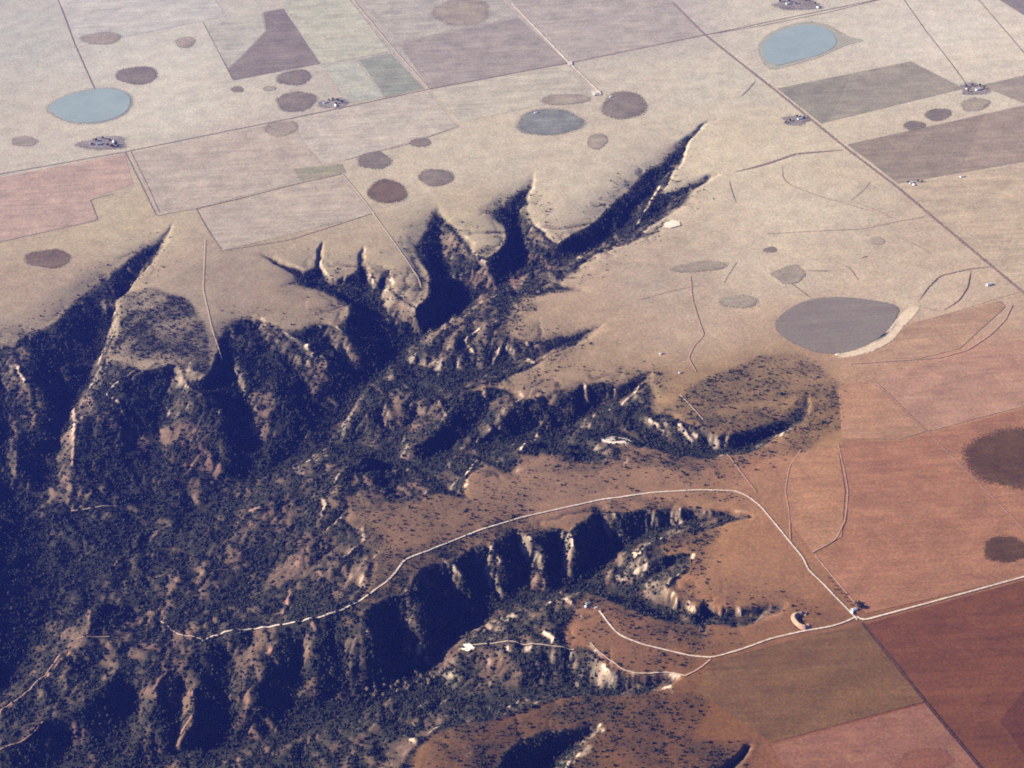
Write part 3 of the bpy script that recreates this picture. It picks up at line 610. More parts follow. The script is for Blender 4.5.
m_gul = surf_mat('gully_soil', srgb(126, 104, 88), None, edge=True, grain=0.3)
m_low = surf_mat('playa_low', soil(140, 94, 94, 925, 760), None, edge=True, grain=0.3, patch=0.22, streak=0.12)
def playa(x, y, rx, ry, m, lab, rot=-0.06, **k): blob('playa_hollow', x, y, rx, ry, 1.3, m, lab, 'playa', rot=rot, **k)
for x, y, rx, ry, mt, lab in [
 (137,75,21,8,m_playa,'dark round hollow above the pale blue lake at the left'),(185,42,10,5,m_faint,'small faint round hollow left of the dark triangular field'),(101,38,18,6,m_faint,'faint ringed hollow near the top left corner'),
 (294,77,17,7,m_playa,'dark oval hollow just under the dark triangular field'),(296,101,20,9,m_playa,'larger dark oval hollow below the one under the triangle'),(281,128,16,7,m_faint,'dark smudge hollow on the long field line'),
 (549,122,30,13,m_grey,'large grey round hollow above the central canyon heads'),(624,105,20,14,m_playa,'brownish round hollow at the end of the white road'),(597,141,10,7,m_faint,'small faint round hollow below the large grey one'),
 (374,160,16,8,m_playa,'dark oval hollow above the darkest of the central three'),(387,191,19,11,m_mid,'darkest round hollow of the central three'),(436,177,17,8,m_playa,'faint brown oval hollow right of the darkest central one'),(420,142,11,4,m_playa,'thin dark sliver hollow on a field line'),
 (48,258,21,9,m_mid,'dark round hollow left of the western canyon'),(24,141,12,5,m_faint,'faint oval hollow at the left edge below the lake'),(739,301,18,6,m_faint,'faint oval hollow left of the large dry lake bed'),
 (1006,549,21,13,m_dark,'dark round hollow at the right edge above the white road'),(1012,458,44,28,m_dark,'large dark round hollow cut by the right edge'),
 (938,114,12,6,m_playa,'dark hollow in the strip between two dark fields'),(914,125,11,4,m_playa,'lower dark hollow in the strip between two dark fields'),(925,760,28,11,m_low,'faint dark patch in the pinkish field at the bottom edge'),
 (462,12,28,12,m_faint,'faint ringed hollow in the mauve field at the top'),(700,266,26,5,m_faint,'faint rosy streak hollow right of the canyon'),(565,99,24,5,m_faint,'faint streak hollow above the large grey one'),(975,104,14,6,m_faint,'faint hollow below the upper right farmstead'),(770,249,7,2.5,m_playa,'tiny dark spot on the tan plain right of the canyon'),(877,240,7,4,m_faint,'tiny faint hollow on the tan plain above the dry lake'),(237,89,6,3,m_playa,'tiny dark hollow under the left point of the triangle'),(269,88,6,2.5,m_faint,'tiny faint hollow left of the oval under the triangle')]:
    playa(x, y, rx, ry, mt, lab)
blob('dry_lake_bed', 0, 0, 0, 0, 1.5, m_bed, 'large grey dry lake bed right of the canyons', 'lake bed', soft=0.035, pts=[(772,325),(782,313),(800,302),(820,297),(850,297),(880,301),(902,306),(897,315),(890,328),(876,340),(858,349),(835,354),(812,351),(793,343),(780,335)])
m_shore = surf_mat('pale_shore', srgb(206, 182, 146), None, edge=True, grain=0.2)
blob('shore', 0, 0, 0, 0, 0.9, m_shore, 'pale sandy shore along the lower right of the dry lake bed', 'shore', soft=0.12, pts=[(830,354),(850,354),(872,346),(890,333),(898,316),(912,304),(922,303),(916,314),(903,326),(893,340),(870,352),(845,358)])
blob('playa_hollow', 0, 0, 0, 0, 1.2, m_faint, 'small triangular grey hollow above the dry lake bed', 'playa', soft=0.2, pts=[(770,273),(785,266),(797,264),(806,274),(798,282),(784,283)])
def water(name, col):
    m, t, b = mat(name)
    g = node(t, 'ShaderNodeNewGeometry').outputs['Position']
    c = mixc(t, ramp(t, noise(t, g, 0.006, 4), 0.35, 0.65, 0, 1), col, tuple(v * 0.86 for v in col[:3]) + (1,))
    t.links.new(c, b.inputs['Base Color']); b.inputs['Roughness'].default_value = 0.25; b.inputs['IOR'].default_value = 1.33
    bp = node(t, 'ShaderNodeBump'); bp.inputs['Strength'].default_value = 0.3; bp.inputs['Distance'].default_value = 0.3
    t.links.new(noise(t, g, 0.5, 3), bp.inputs['Height']); t.links.new(bp.outputs[0], b.inputs['Normal'])
    return m
m_mar = surf_mat('lake_margin', soil(178, 172, 168, 600, 60), None, edge=True, grain=0.25)
LK1 = [(46,109),(55,101),(70,94),(92,89),(112,88),(125,92),(132,99),(128,110),(118,117),(100,122),(82,123),(65,120)]
LK2 = [(762,44),(772,34),(790,27),(806,24),(822,26),(834,33),(838,42),(832,49),(815,56),(795,61),(775,66),(764,60)]
def grow(p, s, dx=0, dy=0):
    a = np.array(p, float); c = a.mean(0); return [tuple(q) for q in (a - c) * s + c + (dx, dy)]
blob('lake_margin', 0, 0, 0, 0, 0.9, m_mar, 'damp dark margin around the pale blue lake at the left', 'shore', soft=0.12, pts=grow(LK1, 1.04))
blob('lake_margin', 0, 0, 0, 0, 0.9, m_mar, 'damp dark margin of the upper right lake, drawn out into a tail', 'shore', soft=0.05, pts=[(757,44),(770,32),(790,24),(806,21),(826,23),(840,32),(852,38),(866,39),(866,41),(850,43),(838,48),(820,57),(795,64),(772,70),(764,66)])
def flat_lake(name, px, m, lab):
    a = np.array(px, float); n = 60
    a = np.concatenate([a, a[:1]]); s = np.concatenate([[0], np.cumsum(np.hypot(*np.diff(a, axis=0).T))])
    tt = np.linspace(0, s[-1], n, endpoint=False); ex, ey = np.interp(tt, s, a[:, 0]), np.interp(tt, s, a[:, 1])
    for _ in range(3): ex = (np.roll(ex, 1) + 2 * ex + np.roll(ex, -1)) / 4; ey = (np.roll(ey, 1) + 2 * ey + np.roll(ey, -1)) / 4
    x, y = G(ex, ey); z = float(zg(x, y).max()) + 1.6
    me = mesh(name, np.column_stack([x, y, np.full(n, z)]), [list(range(n))])
    if me.polygons[0].normal.z < 0: me.flip_normals()
    return link(name, me, m, lab, 'lake', 'structure')
flat_lake('lake', LK1, water('lake_water', soil(172, 185, 188, 90, 105)), 'pale blue shallow lake at the upper left')
flat_lake('lake', LK2, water('lake_water', soil(172, 185, 192, 800, 45)), 'pale blue shallow lake at the upper right')

# ------------------------------------------------------------------ roads, tracks, fence lines, washes
def ribbon(name, px, width, off, m, lab, cat, follow=True, jitter=0.0, seg=14.0, taper=False, kind='structure'):
    a = np.array(px, float)
    if follow: x, y, z = hit(a[:, 0], a[:, 1])
    else: x, y = G(a[:, 0], a[:, 1])
    for e, f_ in ((0, 1), (-1, -2)):                    # straight lines leave the frame straight
        if a[e, 0] > 1040 or a[e, 0] < -8 or a[e, 1] < -2 or a[e, 1] > 775:
            L_ = math.hypot(x[e] - x[f_], y[e] - y[f_]); x[e] += (x[e] - x[f_]) / L_ * 1500; y[e] += (y[e] - y[f_]) / L_ * 1500
    s = np.concatenate([[0], np.cumsum(np.hypot(np.diff(x), np.diff(y)))]); n = max(3, int(s[-1] / (7.0 if follow else seg)))
    t = np.linspace(0, s[-1], n); X, Y = np.interp(t, s, x), np.interp(t, s, y)
    if len(a) > 2:
        for _ in range(10): X[1:-1] = (X[:-2] + 2 * X[1:-1] + X[2:]) / 4; Y[1:-1] = (Y[:-2] + 2 * Y[1:-1] + Y[2:]) / 4
    r = np.random.default_rng(int(a.sum()) & 0xffff)
    X = X + r.normal(0, jitter, n); Y = Y + r.normal(0, jitter, n)
    dx, dy = np.gradient(X), np.gradient(Y); L = np.hypot(dx, dy) + 1e-9; nx_, ny_ = -dy / L, dx / L
    w = width * 0.5 * (1 + 0.14 * r.standard_normal(n).clip(-1.5, 1.5))
    if taper: w = w * np.clip(np.minimum(t, t[-1] - t) / (t[-1] * 0.25) + 0.15, 0, 1)
    v = []
    for sgn in (1, 0, -1):
        xx, yy = X + nx_ * w * sgn, Y + ny_ * w * sgn; v.append(np.column_stack([xx, yy, zg(xx, yy) + off]))
    zc = np.maximum.reduce([q[:, 2] for q in v])
    zp = np.pad(zc, 1, 'edge'); zc = np.maximum(zc, np.maximum(zp[:-2], zp[2:]) - 0.6)
    for q in v: q[:, 2] = q[:, 2] * 0.2 + zc * 0.8 + (0.5 if width > 5 else 0.2)
    V = np.concatenate(v); fcs = []
    for i in range(n - 1):
        for k in (0, 1): fcs.append((k * n + i, (k + 1) * n + i, (k + 1) * n + i + 1, k * n + i + 1))
    me = mesh(name, V, fcs)
    if sum(p.normal.z for p in me.polygons) < 0: me.flip_normals()
    smooth(me)
    return link(name, me, m, lab, cat, kind)
m_cal = surf_mat('caliche', srgb(222, 200, 172), srgb(208, 184, 156), streak=0.0, grain=0.25, patch=0.15)
m_dirt = surf_mat('dirt_track', srgb(204, 176, 146), None, streak=0.0, grain=0.2)
m_red = surf_mat('red_track', srgb(184, 146, 116), None, streak=0.0, grain=0.2)
m_fence = surf_mat('field_edge_weeds', srgb(132, 110, 94), None, streak=0.0, grain=0.6)
m_hedge = surf_mat('fence_row_brush', srgb(74, 58, 48), None, streak=0.0, grain=0.6)
m_wash = surf_mat('wash_bed', srgb(104, 82, 70), None, streak=0.0, grain=0.4)
ROADS = [
 ([(1060,567),(1024,577),(940,600),(862,621),(857,617)],9,m_cal,'road','straight white caliche road running off the right edge'),
 ([(857,620),(853,615),(848,610),(838,600),(823,584),(808,570),(803,558),(792,545),(775,524),(760,506),(747,496),(735,491),(700,490),(650,493),(600,500),(560,509),(520,518),(480,530),(440,546),(404,560),(396,572),(387,582),(362,600),(340,611),(326,616),(300,622),(282,625),(250,629),(228,632),(212,636),(202,641)],8,m_cal,'road','white ranch road climbing round the canyon head and along the ridge'),
 ([(856,617),(846,622),(830,627),(800,632),(770,639),(740,650),(712,658),(690,656),(665,650),(640,644),(620,636),(610,626),(603,616),(599,611)],8,m_cal,'road','white road curving out to the spur between the two lower canyons'),
 ([(512,4),(540,33),(569,63),(600,93)],9,m_cal,'road','white road running diagonally down from the top centre'),
 ([(350,-4),(353,0),(390,45),(428,88)],8,m_dirt,'road','pale road left of the mauve fields at the top'),
 ([(372,212),(385,230),(398,248),(410,266),(418,278),(421,287)],6,m_dirt,'track','pale track ending on a rocky point above the canyon'),
 ([(705,35),(777,92),(848,150),(898,188),(960,240),(1020,290),(1060,325)],16,m_fence,'road','dark section road running down the right side'),
 ([(672,2),(690,20),(705,35)],10,m_fence,'road','short dark section line at the top right of centre'),
 ([(-30,181),(0,174),(125,152),(293,118),(430,89),(568,63),(705,35),(890,-3),(930,-10)],8,m_fence,'field line','long thin field line crossing the whole top of the view'),
 ([(56,-6),(75,45),(95,90)],7,m_fence,'field line','thin dark field line going down to the left lake'),
 ([(125,152),(140,182),(156,215)],6,m_fence,'track','left of a pair of dark tracks between two pink fields'),
 ([(131,152),(146,182),(160,213)],5,m_fence,'track','right of a pair of dark tracks between two pink fields'),
 ([(196,209),(250,196),(300,183),(342,174)],7,m_fence,'fence line','upper fence line of the pale fenced rectangle'),
 ([(196,209),(208,230),(222,251)],8,m_fence,'fence line','left fence line of the pale fenced rectangle'),
 ([(222,251),(290,240),(374,213)],6,m_fence,'fence line','lower fence line of the pale fenced rectangle'),
 ([(342,174),(358,193),(374,214)],6,m_dirt,'track','pale track along the right side of the fenced rectangle'),
 ([(157,216),(175,212),(196,209)],5,m_fence,'fence line','short fence line left of the fenced rectangle'),
 ([(203,22),(233,80)],6,m_fence,'field line','dark line left of the dark triangular field'),
 ([(-30,249),(0,242),(98,220),(90,200),(113,194)],5,m_fence,'field line','lower edge line of the pink field at the left'),
 ([(345,160),(412,143),(459,126)],5,m_fence,'field line','thin line above the three central round hollows'),
 ([(862,623),(900,668),(924,700),(990,779)],9,m_hedge,'fence line','dark fence line between the maroon field and the olive pasture'),
 ([(727,455),(745,478),(756,492)],5,m_red,'track','faint track between the canyon head and the ranch road'),
 ([(815,556),(835,580),(857,606)],7,m_red,'track','reddish track leading to the junction farmstead'),
 ([(801,450),(790,465),(785,490),(789,512),(790,540)],5,m_red,'track','left side of the faint looping track'),
 ([(838,445),(844,470),(848,492),(845,520),(836,540),(812,553)],6,m_red,'track','right side of the faint looping track'),
 ([(1012,305),(1005,320),(990,335),(968,350),(940,358),(880,362),(850,364)],7,m_red,'track','curved pale track right of the dry lake bed'),
 ([(871,378),(926,431),(980,485),(1024,530),(1060,566)],4,m_red,'track','faint pale line running diagonally across the red fields'),
 ([(902,326),(950,313),(1018,292)],4,m_red,'fence line','thin reddish fence line above the curved track'),
 ([(782,165),(783,178),(790,185),(815,195),(850,205),(880,214),(898,220)],5,m_fence,'wash','dark winding wash on the tan plain left of the section road'),
 ([(898,220),(880,212),(850,200)],4,m_fence,'wash','faint branch wash on the tan plain'),
 ([(690,276),(692,300),(700,325),(704,335),(694,345),(688,358),(696,372)],6,m_red,'track','wiggling brown track left of the large dry lake bed'),
 ([(788,281),(800,290),(812,299)],4,m_wash,'wash','short dark channel feeding the dry lake bed'),
 ([(803,271),(820,271),(832,271)],4,m_wash,'wash','short straight dark channel above the dry lake bed'),
 ([(918,302),(928,288),(940,276),(970,269),(996,266)],6,m_wash,'wash','dark line looping up towards the section road'),
 ([(971,270),(968,287),(960,300),(943,311)],6,m_wash,'wash','dark wash dropping from the loop on the right'),
 ([(912,304),(928,309),(943,312)],4,m_fence,'wash','faint line from the lake bed to the dark wash'),
 ([(861,258),(868,256)],5,m_wash,'wash','tiny dark dash on the tan plain'),
 ([(843,150),(820,152),(795,154),(770,163),(752,168),(735,172)],16,m_fence,'wash','dark gully leading from the section road into the canyon arm'),
 ([(740,97),(748,90),(756,80)],6,m_fence,'wash','thin gully head near the section road'),
 ([(900,-6),(925,30),(950,62),(966,84)],5,m_fence,'track','thin track down to the upper right farmstead'),
 ([(711,34),(760,26),(830,12),(890,-3)],6,m_fence,'field line','field line above the upper right lake'),
 ([(850,610),(855,609)],9,m_cal,'drive','short white farm drive at the junction'),
 ([(470,646),(500,643),(530,645),(560,647),(575,650)],4,m_dirt,'track','thin pale track on the crest of the lower spur'),
 ([(590,643),(597,650),(607,659),(616,664),(621,670),(637,674),(650,674),(666,672),(685,676)],5,m_dirt,'track','pale crumbling rim line above the lower rocky amphitheatre'),
 ([(685,676),(698,670),(710,660)],5,m_dirt,'track','short pale track from the amphitheatre to the road'),
 ([(0,711),(20,698),(45,677),(60,655)],5,m_red,'track','pale reddish track along the ridge at the far lower left'),
 ([(0,750),(20,744),(35,733),(43,722)],5,m_red,'track','pale track at the lower left edge'),
 ([(205,641),(180,636),(160,622)],4,m_dirt,'track','faint branch track dropping from the end of the ridge road'),
 ([(77,640),(110,637)],4,m_red,'track','faint dash of track on the lower left benches'),
 ([(70,512),(95,508),(118,506)],4,m_dirt,'track','short pale line below the western spur'),
 ([(300,570),(260,566),(220,570)],3,m_fence,'track','faint dark line on the brushy bench'),
 ([(205,240),(203,290),(212,330),(222,360)],4,m_dirt,'track','faint pale track down the brushy tongue of plateau'),
 ([(680,395),(694,410),(703,420)],5,m_dirt,'track','pale cut above the rocky cliffs of the middle canyon'),
 ([(729,180),(732,192),(736,203)],4,m_fence,'wash','short faint wash below the upper right canyon arm'),
 ([(767,234),(800,232),(864,229),(900,221),(924,217)],3,m_fence,'track','long faint track crossing the tan plain'),
 ([(870,182),(862,192),(851,200)],3,m_fence,'track','faint spur of the winding wash'),
 ([(897,237),(912,243),(931,253)],3,m_fence,'track','faint dash below the winding wash'),
 ([(724,283),(730,272),(737,262)],3,m_fence,'track','faint short track left of the triangular hollow'),
 ([(640,300),(668,292),(700,285)],3,m_fence,'track','faint track near the canyon edge on the tan plain'),
 ([(835,262),(850,268),(858,280)],3,m_fence,'track','faint curve above the dry lake bed'),
 ([(970,-10),(1030,60)],5,m_fence,'field line','thin field line at the top right corner')]
for k, (px, w, mt, cat, lab) in enumerate(ROADS):
    ribbon({'road': 'road', 'track': 'track', 'wash': 'wash', 'drive': 'road'}.get(cat, 'field_line'), px, w * (1.0 if 'top centre' in lab else 0.72 if mt in (m_cal, m_dirt) else 0.62 if mt is m_red else 0.75), 1.7 + 0.012 * k if mt in (m_cal, m_dirt, m_red) else 0.85 + 0.003 * k, mt, lab, cat, jitter=0.5 if mt in (m_fence, m_wash) else 0.25, taper=cat == 'wash')

m_yard = surf_mat('farm_yard', soil(160, 150, 158, 500, 100), soil(148, 138, 148, 500, 100), edge=True, grain=0.5, patch=0.3)
for x, y, rx, ry, lab in [(104,143,20,7,'dark worn yard of the farmstead below the left lake'),(334,103,13,5,'dark worn yard of the farmstead by the green fields'),(974,89,15,5,'dark worn yard of the upper right farmstead'),(796,120,14,4,'dark worn yard of the farm under the brown field'),(797,4,24,5,'dark worn yard of the farm on the top edge')]:
    blob('farm_yard', x, y, rx, ry, 0.8, m_yard, lab, 'yard', rough=0.3, soft=0.4)
# caliche pads, quarry floor, stock tank
m_pad = surf_mat('caliche_pad', srgb(212, 194, 166), None, edge=True, grain=0.12)
def pad_at(pts, lab, off=3.5):
    a = np.array(pts, float); x, y, z = hit(a[:, 0], a[:, 1]); n = len(a)
    c = (x.mean(), y.mean()); v = [(c[0], c[1], float(zg(*c)) + off)]; e = [1.0]
    for s, al in ((0.75, 1.0), (1.15, 0.0)):
        for k in range(n):
            xx, yy = c[0] + (x[k] - c[0]) * s, c[1] + (y[k] - c[1]) * s; v.append((xx, yy, float(zg(xx, yy)) + off)); e.append(al)
    fcs = [(0, 1 + k, 1 + (k + 1) % n) for k in range(n)] + [(1 + k, 1 + n + k, 1 + n + (k + 1) % n, 1 + (k + 1) % n) for k in range(n)]
    me = mesh('caliche_pad', v, fcs); at = me.attributes.new('edge', 'FLOAT', 'POINT'); at.data.foreach_set('value', e)
    if sum(p.normal.z for p in me.polygons) < 0: me.flip_normals()
    link('caliche_pad', me, m_pad, lab, 'pad', 'structure')
pad_at([(600,438),(612,437),(626,439),(634,442),(628,445),(614,445),(602,443)],'white bare rock floor on the divide between two middle canyons')
pad_at([(664,224),(672,220),(680,222),(681,226),(670,229),(662,228)],'white bare patch at the head of the upper right arm')
pad_at([(461,650),(463,645),(470,644),(475,648),(468,652)],'pale bare knob at the tip of the lower spur')
pad_at([(590,92),(600,91),(602,95),(593,96)],'white yard at the end of the diagonal white road')
pad_at([(567,62),(572,62),(573,65),(568,66)],'small white widening on the diagonal white road')

# ------------------------------------------------------------------ plants
def foliage_mat(name, c1, c2):
    m, t, b = mat(name)
    oi = node(t, 'ShaderNodeObjectInfo').outputs['Random']
    g = node(t, 'ShaderNodeNewGeometry').outputs['Position']
    c = mixc(t, oi, c1, c2)
    t.links.new(scale_col(t, c, ramp(t, noise(t, g, 0.5, 2), 0.3, 0.7, 0.7, 1.3)), b.inputs['Base Color'])
    b.inputs['Roughness'].default_value = 1.0; b.inputs['Specular IOR Level'].default_value = 0.1
    return m
m_jun = foliage_mat('juniper_foliage', srgb(35, 39, 31), srgb(64, 63, 48))
m_cot = foliage_mat('cottonwood_foliage', srgb(118, 104, 78), srgb(150, 132, 104))
m_farm = foliage_mat('windbreak_foliage', srgb(48, 50, 40), srgb(66, 64, 48))
m_bark, _t, _b = mat('bark'); _b.inputs['Base Color'].default_value = srgb(92, 76, 62)

def tree_mesh(name, seed, kind, fol):
    r = random.Random(seed); v, f, mi = [], [], []
    # trunk with limbs, then leaf clumps spread through the crown
    def limb(a, c, r0, r1):
        d = Vector(c) - Vector(a); s = d.orthogonal().normalized(); w = d.cross(s).normalized(); k0 = len(v)
        for p, rr in ((Vector(a), r0), (Vector(c), r1)):
            for i in range(4):
                an = i * math.pi / 2; v.append(p + (s * math.cos(an) + w * math.sin(an)) * rr)
        for i in range(4): f.append((k0 + i, k0 + (i + 1) % 4, k0 + 4 + (i + 1) % 4, k0 + 4 + i)); mi.append(1)
    h = 1.0; top = (r.uniform(-.06, .06), r.uniform(-.06, .06), 0.62)
    limb((0, 0, -0.12), top, 0.06, 0.03)
    for _ in range(3):
        an = r.uniform(0, 6.28); limb((0, 0, r.uniform(.2, .4)), (math.cos(an) * .3, math.sin(an) * .3, r.uniform(.5, .7)), .035, .015)
    n = 60
    for _ in range(n):
        z = r.uniform(0.1 if kind == 'j' else 0.3, 1.0)
        wid = (0.52 * (1.05 - z) ** 0.55) if kind == 'j' else 0.55 * math.sqrt(max(0.05, 1 - ((z - 0.62) / 0.42) ** 2))
        an, rad = r.uniform(0, 6.28), wid * math.sqrt(r.uniform(0.15, 1))
        c = Vector((math.cos(an) * rad, math.sin(an) * rad, z)); s = r.uniform(0.10, 0.2)
        nrm = Vector((c.x * 1.2, c.y * 1.2, 0.35)).normalized() + Vector((r.gauss(0, .5), r.gauss(0, .5), r.gauss(0, .5)))
        a = nrm.orthogonal().normalized(); bb = nrm.cross(a).normalized(); k0 = len(v)
        rot = r.uniform(0, 6.28)
        for i in range(5):
            q = rot + i * 1.2566; v.append(c + (a * math.cos(q) + bb * math.sin(q)) * s * r.uniform(.7, 1.2) - nrm.normalized() * s * 0.3)
        v.append(c + nrm.normalized() * s * 0.35)
        for i in range(5): f.append((k0 + i, k0 + (i + 1) % 5, k0 + 5)); mi.append(0)
    me = mesh(name, v, f); me.materials.append(fol); me.materials.append(m_bark); me.polygons.foreach_set('material_index', mi); return me
JUN = [tree_mesh('juniper_tree', s, 'j', m_jun) for s in range(5)]
COT = [tree_mesh('cottonwood_tree', 20 + s, 'c', m_cot) for s in range(4)]
FRM = [tree_mesh('farm_tree', 40 + s, 'c', m_farm) for s in range(3)]

# scrub: one thinly-to-thickly grown cover, as points that carry small bushes
NS = 210000
dens = veg ** 1.5 * (1 - 0.9 * rk) * (0.45 + sstep(-0.25, 0.35, fbm(CX, CY, 42, 271, 3, 0.6)))
pr = (dens.ravel() / dens.sum()).astype(np.float64); pr /= pr.sum()
cells = rng.choice(NX * NY, NS, p=pr)
spx = cx[cells % NX] + rng.uniform(-.5, .5, NS) * DX; spy = cy[cells // NX] + rng.uniform(-.5, .5, NS) * DY
spz = zg(spx, spy)
ssz = np.clip(rng.lognormal(math.log(3.3), 0.55, NS), 1.4, 11) 
ssz = ssz * (0.74 + 0.26 * bil(inside, (spy - Y0) / DY, (spx - X0) / DX))
ipx, ipy = to_px(spx, spy, spz)
keep = (ipx > -60) & (ipx < W + 60) & (ipy < H_ + 60)
spx, spy, spz, ssz, ipx, ipy = (a[keep] for a in (spx, spy, spz, ssz, ipx, ipy))
# the 240 that show largest stand as trees of their own
inframe = (ipx > 4) & (ipx < W - 4) & (ipy > 4) & (ipy < H_ - 4)
dist = np.sqrt(spx ** 2 + spy ** 2 + (spz - CAMZ) ** 2)
order = np.argsort(np.where(inframe, -ssz / dist, 1)); big = order[:240]
rest = np.ones(len(spx), bool); rest[big] = False
sm = bpy.data.meshes.new('juniper_scrub'); nr = int(rest.sum())
sm.vertices.add(nr); sm.vertices.foreach_set('co', np.stack([spx[rest], spy[rest], spz[rest] - 0.2], -1).astype(np.float32).ravel())
a_ = sm.attributes.new('size', 'FLOAT', 'POINT'); a_.data.foreach_set('value', ssz[rest].astype(np.float32))
a_ = sm.attributes.new('turn', 'FLOAT', 'POINT'); a_.data.foreach_set('value', rng.uniform(0, 6.28, nr).astype(np.float32))
so = link('juniper_scrub', sm, m_jun, 'dark juniper and mesquite scrub covering the canyon sides', 'scrub', 'stuff')
ng = bpy.data.node_groups.new('scrub', 'GeometryNodeTree')
ng.interface.new_socket('Geometry', in_out='INPUT', socket_type='NodeSocketGeometry'); ng.interface.new_socket('Geometry', in_out='OUTPUT', socket_type='NodeSocketGeometry')
gi = ng.nodes.new('NodeGroupInput'); go = ng.nodes.new('NodeGroupOutput')
join = ng.nodes.new('GeometryNodeJoinGeometry')
for k in range(4):
    ic = ng.nodes.new('GeometryNodeMeshIcoSphere'); ic.inputs['Radius'].default_value = 0.5; ic.inputs['Subdivisions'].default_value = 2
    sp = ng.nodes.new('GeometryNodeSetPosition'); ng.links.new(ic.outputs['Mesh'], sp.inputs['Geometry'])
    no = ng.nodes.new('ShaderNodeTexNoise'); no.noise_dimensions = '4D'; no.inputs['Scale'].default_value = 2.6; no.inputs['W'].default_value = 3.7 * k; no.inputs['Detail'].default_value = 2.0
    po = ng.nodes.new('GeometryNodeInputPosition'); ng.links.new(po.outputs[0], no.inputs['Vector'])
    su = ng.nodes.new('ShaderNodeVectorMath'); su.operation = 'MULTIPLY_ADD'
    ng.links.new(no.outputs['Color'], su.inputs[0]); su.inputs[1].default_value = (1.1, 1.1, 0.9); su.inputs[2].default_value = (-.55, -.55, -.15)
    ng.links.new(su.outputs[0], sp.inputs['Offset'])
    st = ng.nodes.new('GeometryNodeSetMaterial'); st.inputs['Material'].default_value = m_jun
    ng.links.new(sp.outputs[0], st.inputs['Geometry'])
    gti = ng.nodes.new('GeometryNodeGeometryToInstance'); ng.links.new(st.outputs[0], gti.inputs[0]); ng.links.new(gti.outputs[0], join.inputs[0])
iop = ng.nodes.new('GeometryNodeInstanceOnPoints'); iop.inputs['Pick Instance'].default_value = True
ri = ng.nodes.new('FunctionNodeRandomValue'); ri.data_type = 'INT'; ri.inputs[4].default_value = 0; ri.inputs[5].default_value = 3
na = ng.nodes.new('GeometryNodeInputNamedAttribute'); na.data_type = 'FLOAT'; na.inputs[0].default_value = 'size'
nb = ng.nodes.new('GeometryNodeInputNamedAttribute'); nb.data_type = 'FLOAT'; nb.inputs[0].default_value = 'turn'
cxyz = ng.nodes.new('ShaderNodeCombineXYZ'); ng.links.new(nb.outputs[0], cxyz.inputs[2])
ng.links.new(gi.outputs[0], iop.inputs['Points']); ng.links.new(join.outputs[0], iop.inputs['Instance'])
ng.links.new(ri.outputs[2], iop.inputs['Instance Index']); ng.links.new(na.outputs[0], iop.inputs['Scale']); ng.links.new(cxyz.outputs[0], iop.inputs['Rotation'])
ng.links.new(iop.outputs[0], go.inputs[0])
so.modifiers.new('scrub', 'NODES').node_group = ng

def plant(name, me, x, y, size, lab, grp, flat=1.0):
    o = bpy.data.objects.new(name, me); SC.collection.objects.link(o)
    o.location = (float(x), float(y), float(zg(x, y))); o.scale = (size, size, size * flat); o.rotation_euler.z = random.uniform(0, 6.28)
    o['label'] = lab; o['category'] = 'tree'; o['group'] = grp; return o
SPOT = [((290,690), 'on the fluted slopes below the ridge road'), ((60,650), 'beside the dark valley at the far lower left'), ((110,745), 'at the bottom left corner'), ((430,720), 'near the pale cottonwood grove'), ((250,560), 'on the brushy bench above the ridge road'), ((500,670), 'on the slope under the lower spur track'), ((620,690), 'in the ravine below the rocky amphitheatre'), ((540,590), 'in the shaded canyon under the curving ranch road'), ((650,740), 'on the brushy grass bench at the bottom edge'), ((300,750), 'at the bottom edge left of centre'), ((680,610), 'in the ravine beside the spur road'), ((560,430), 'in the middle canyon above the ranch road'), ((380,480), 'on the slope west of the ranch road plateau'), ((480,560), 'just under the rim of the ranch road plateau')]
for k in big:
    where = min(SPOT, key=lambda q: (q[0][0] - ipx[k]) ** 2 + (q[0][1] - ipy[k]) ** 2)[1]
    plant('juniper_tree', JUN[k % 5], spx[k], spy[k], ssz[k] * 1.05, 'large dark juniper ' + where, 'large junipers ' + where, 0.85)
# pale cottonwoods along the creek in the lower canyon
r = random.Random(5)
for k in range(38):
    t = r.random(); px = 372 + 84 * t + r.uniform(-10, 10); py = 694 - 22 * t + r.uniform(-7, 7)
    x, y, z = hit(px, py); plant('cottonwood_tree', COT[k % 4], x, y, r.uniform(9, 14), 'pale cottonwood in the grove where the two lower creeks meet', 'pale cottonwoods on the canyon floor')
# wind-break trees beside farmsteads
FT = {'tree of the dark clump beside the white farm building at the road junction': [(858,606,12),(860,608,13),(856,604,10),(862,607,11),(859,603,9)],
 'dark tree in the row along the track above the road junction': [(829+ i*3.1, 578+ i*3.9, 5) for i in range(8)] + [(846,595,6),(835,590,5)],
 'dark tree around the farmstead below the left lake': [(96,141,14),(103,139,13),(110,141,13),(116,145,14),(108,146,15),(112,147,15),(92,145,12),(118,147,12)],
 'dark tree around the small farmstead left of the green field': [(329,101,12),(333,100,13),(338,101,13),(342,103,12),(336,104,12)],
 'dark tree at the farmstead on the upper right wedge field': [(966,87,12),(972,86,12),(980,86,13),(984,89,11),(968,92,10)],
 'dark tree at the farm on the top edge above the right lake': [(780,2,14),(789,2,13),(796,4,12),(806,1,13),(815,4,12)],
 'dark tree at the small farm under the dark brown field': [(790,121,11),(797,117,12),(804,118,11),(786,123,10)],
 'dark tree by the white sheds on the section road': [(908,183,10),(918,182,11),(922,182,9)],
 'dark tree by the camp house on the lower spur': [(590,600,8),(594,602,8),(597,601,7),(588,606,7)]}
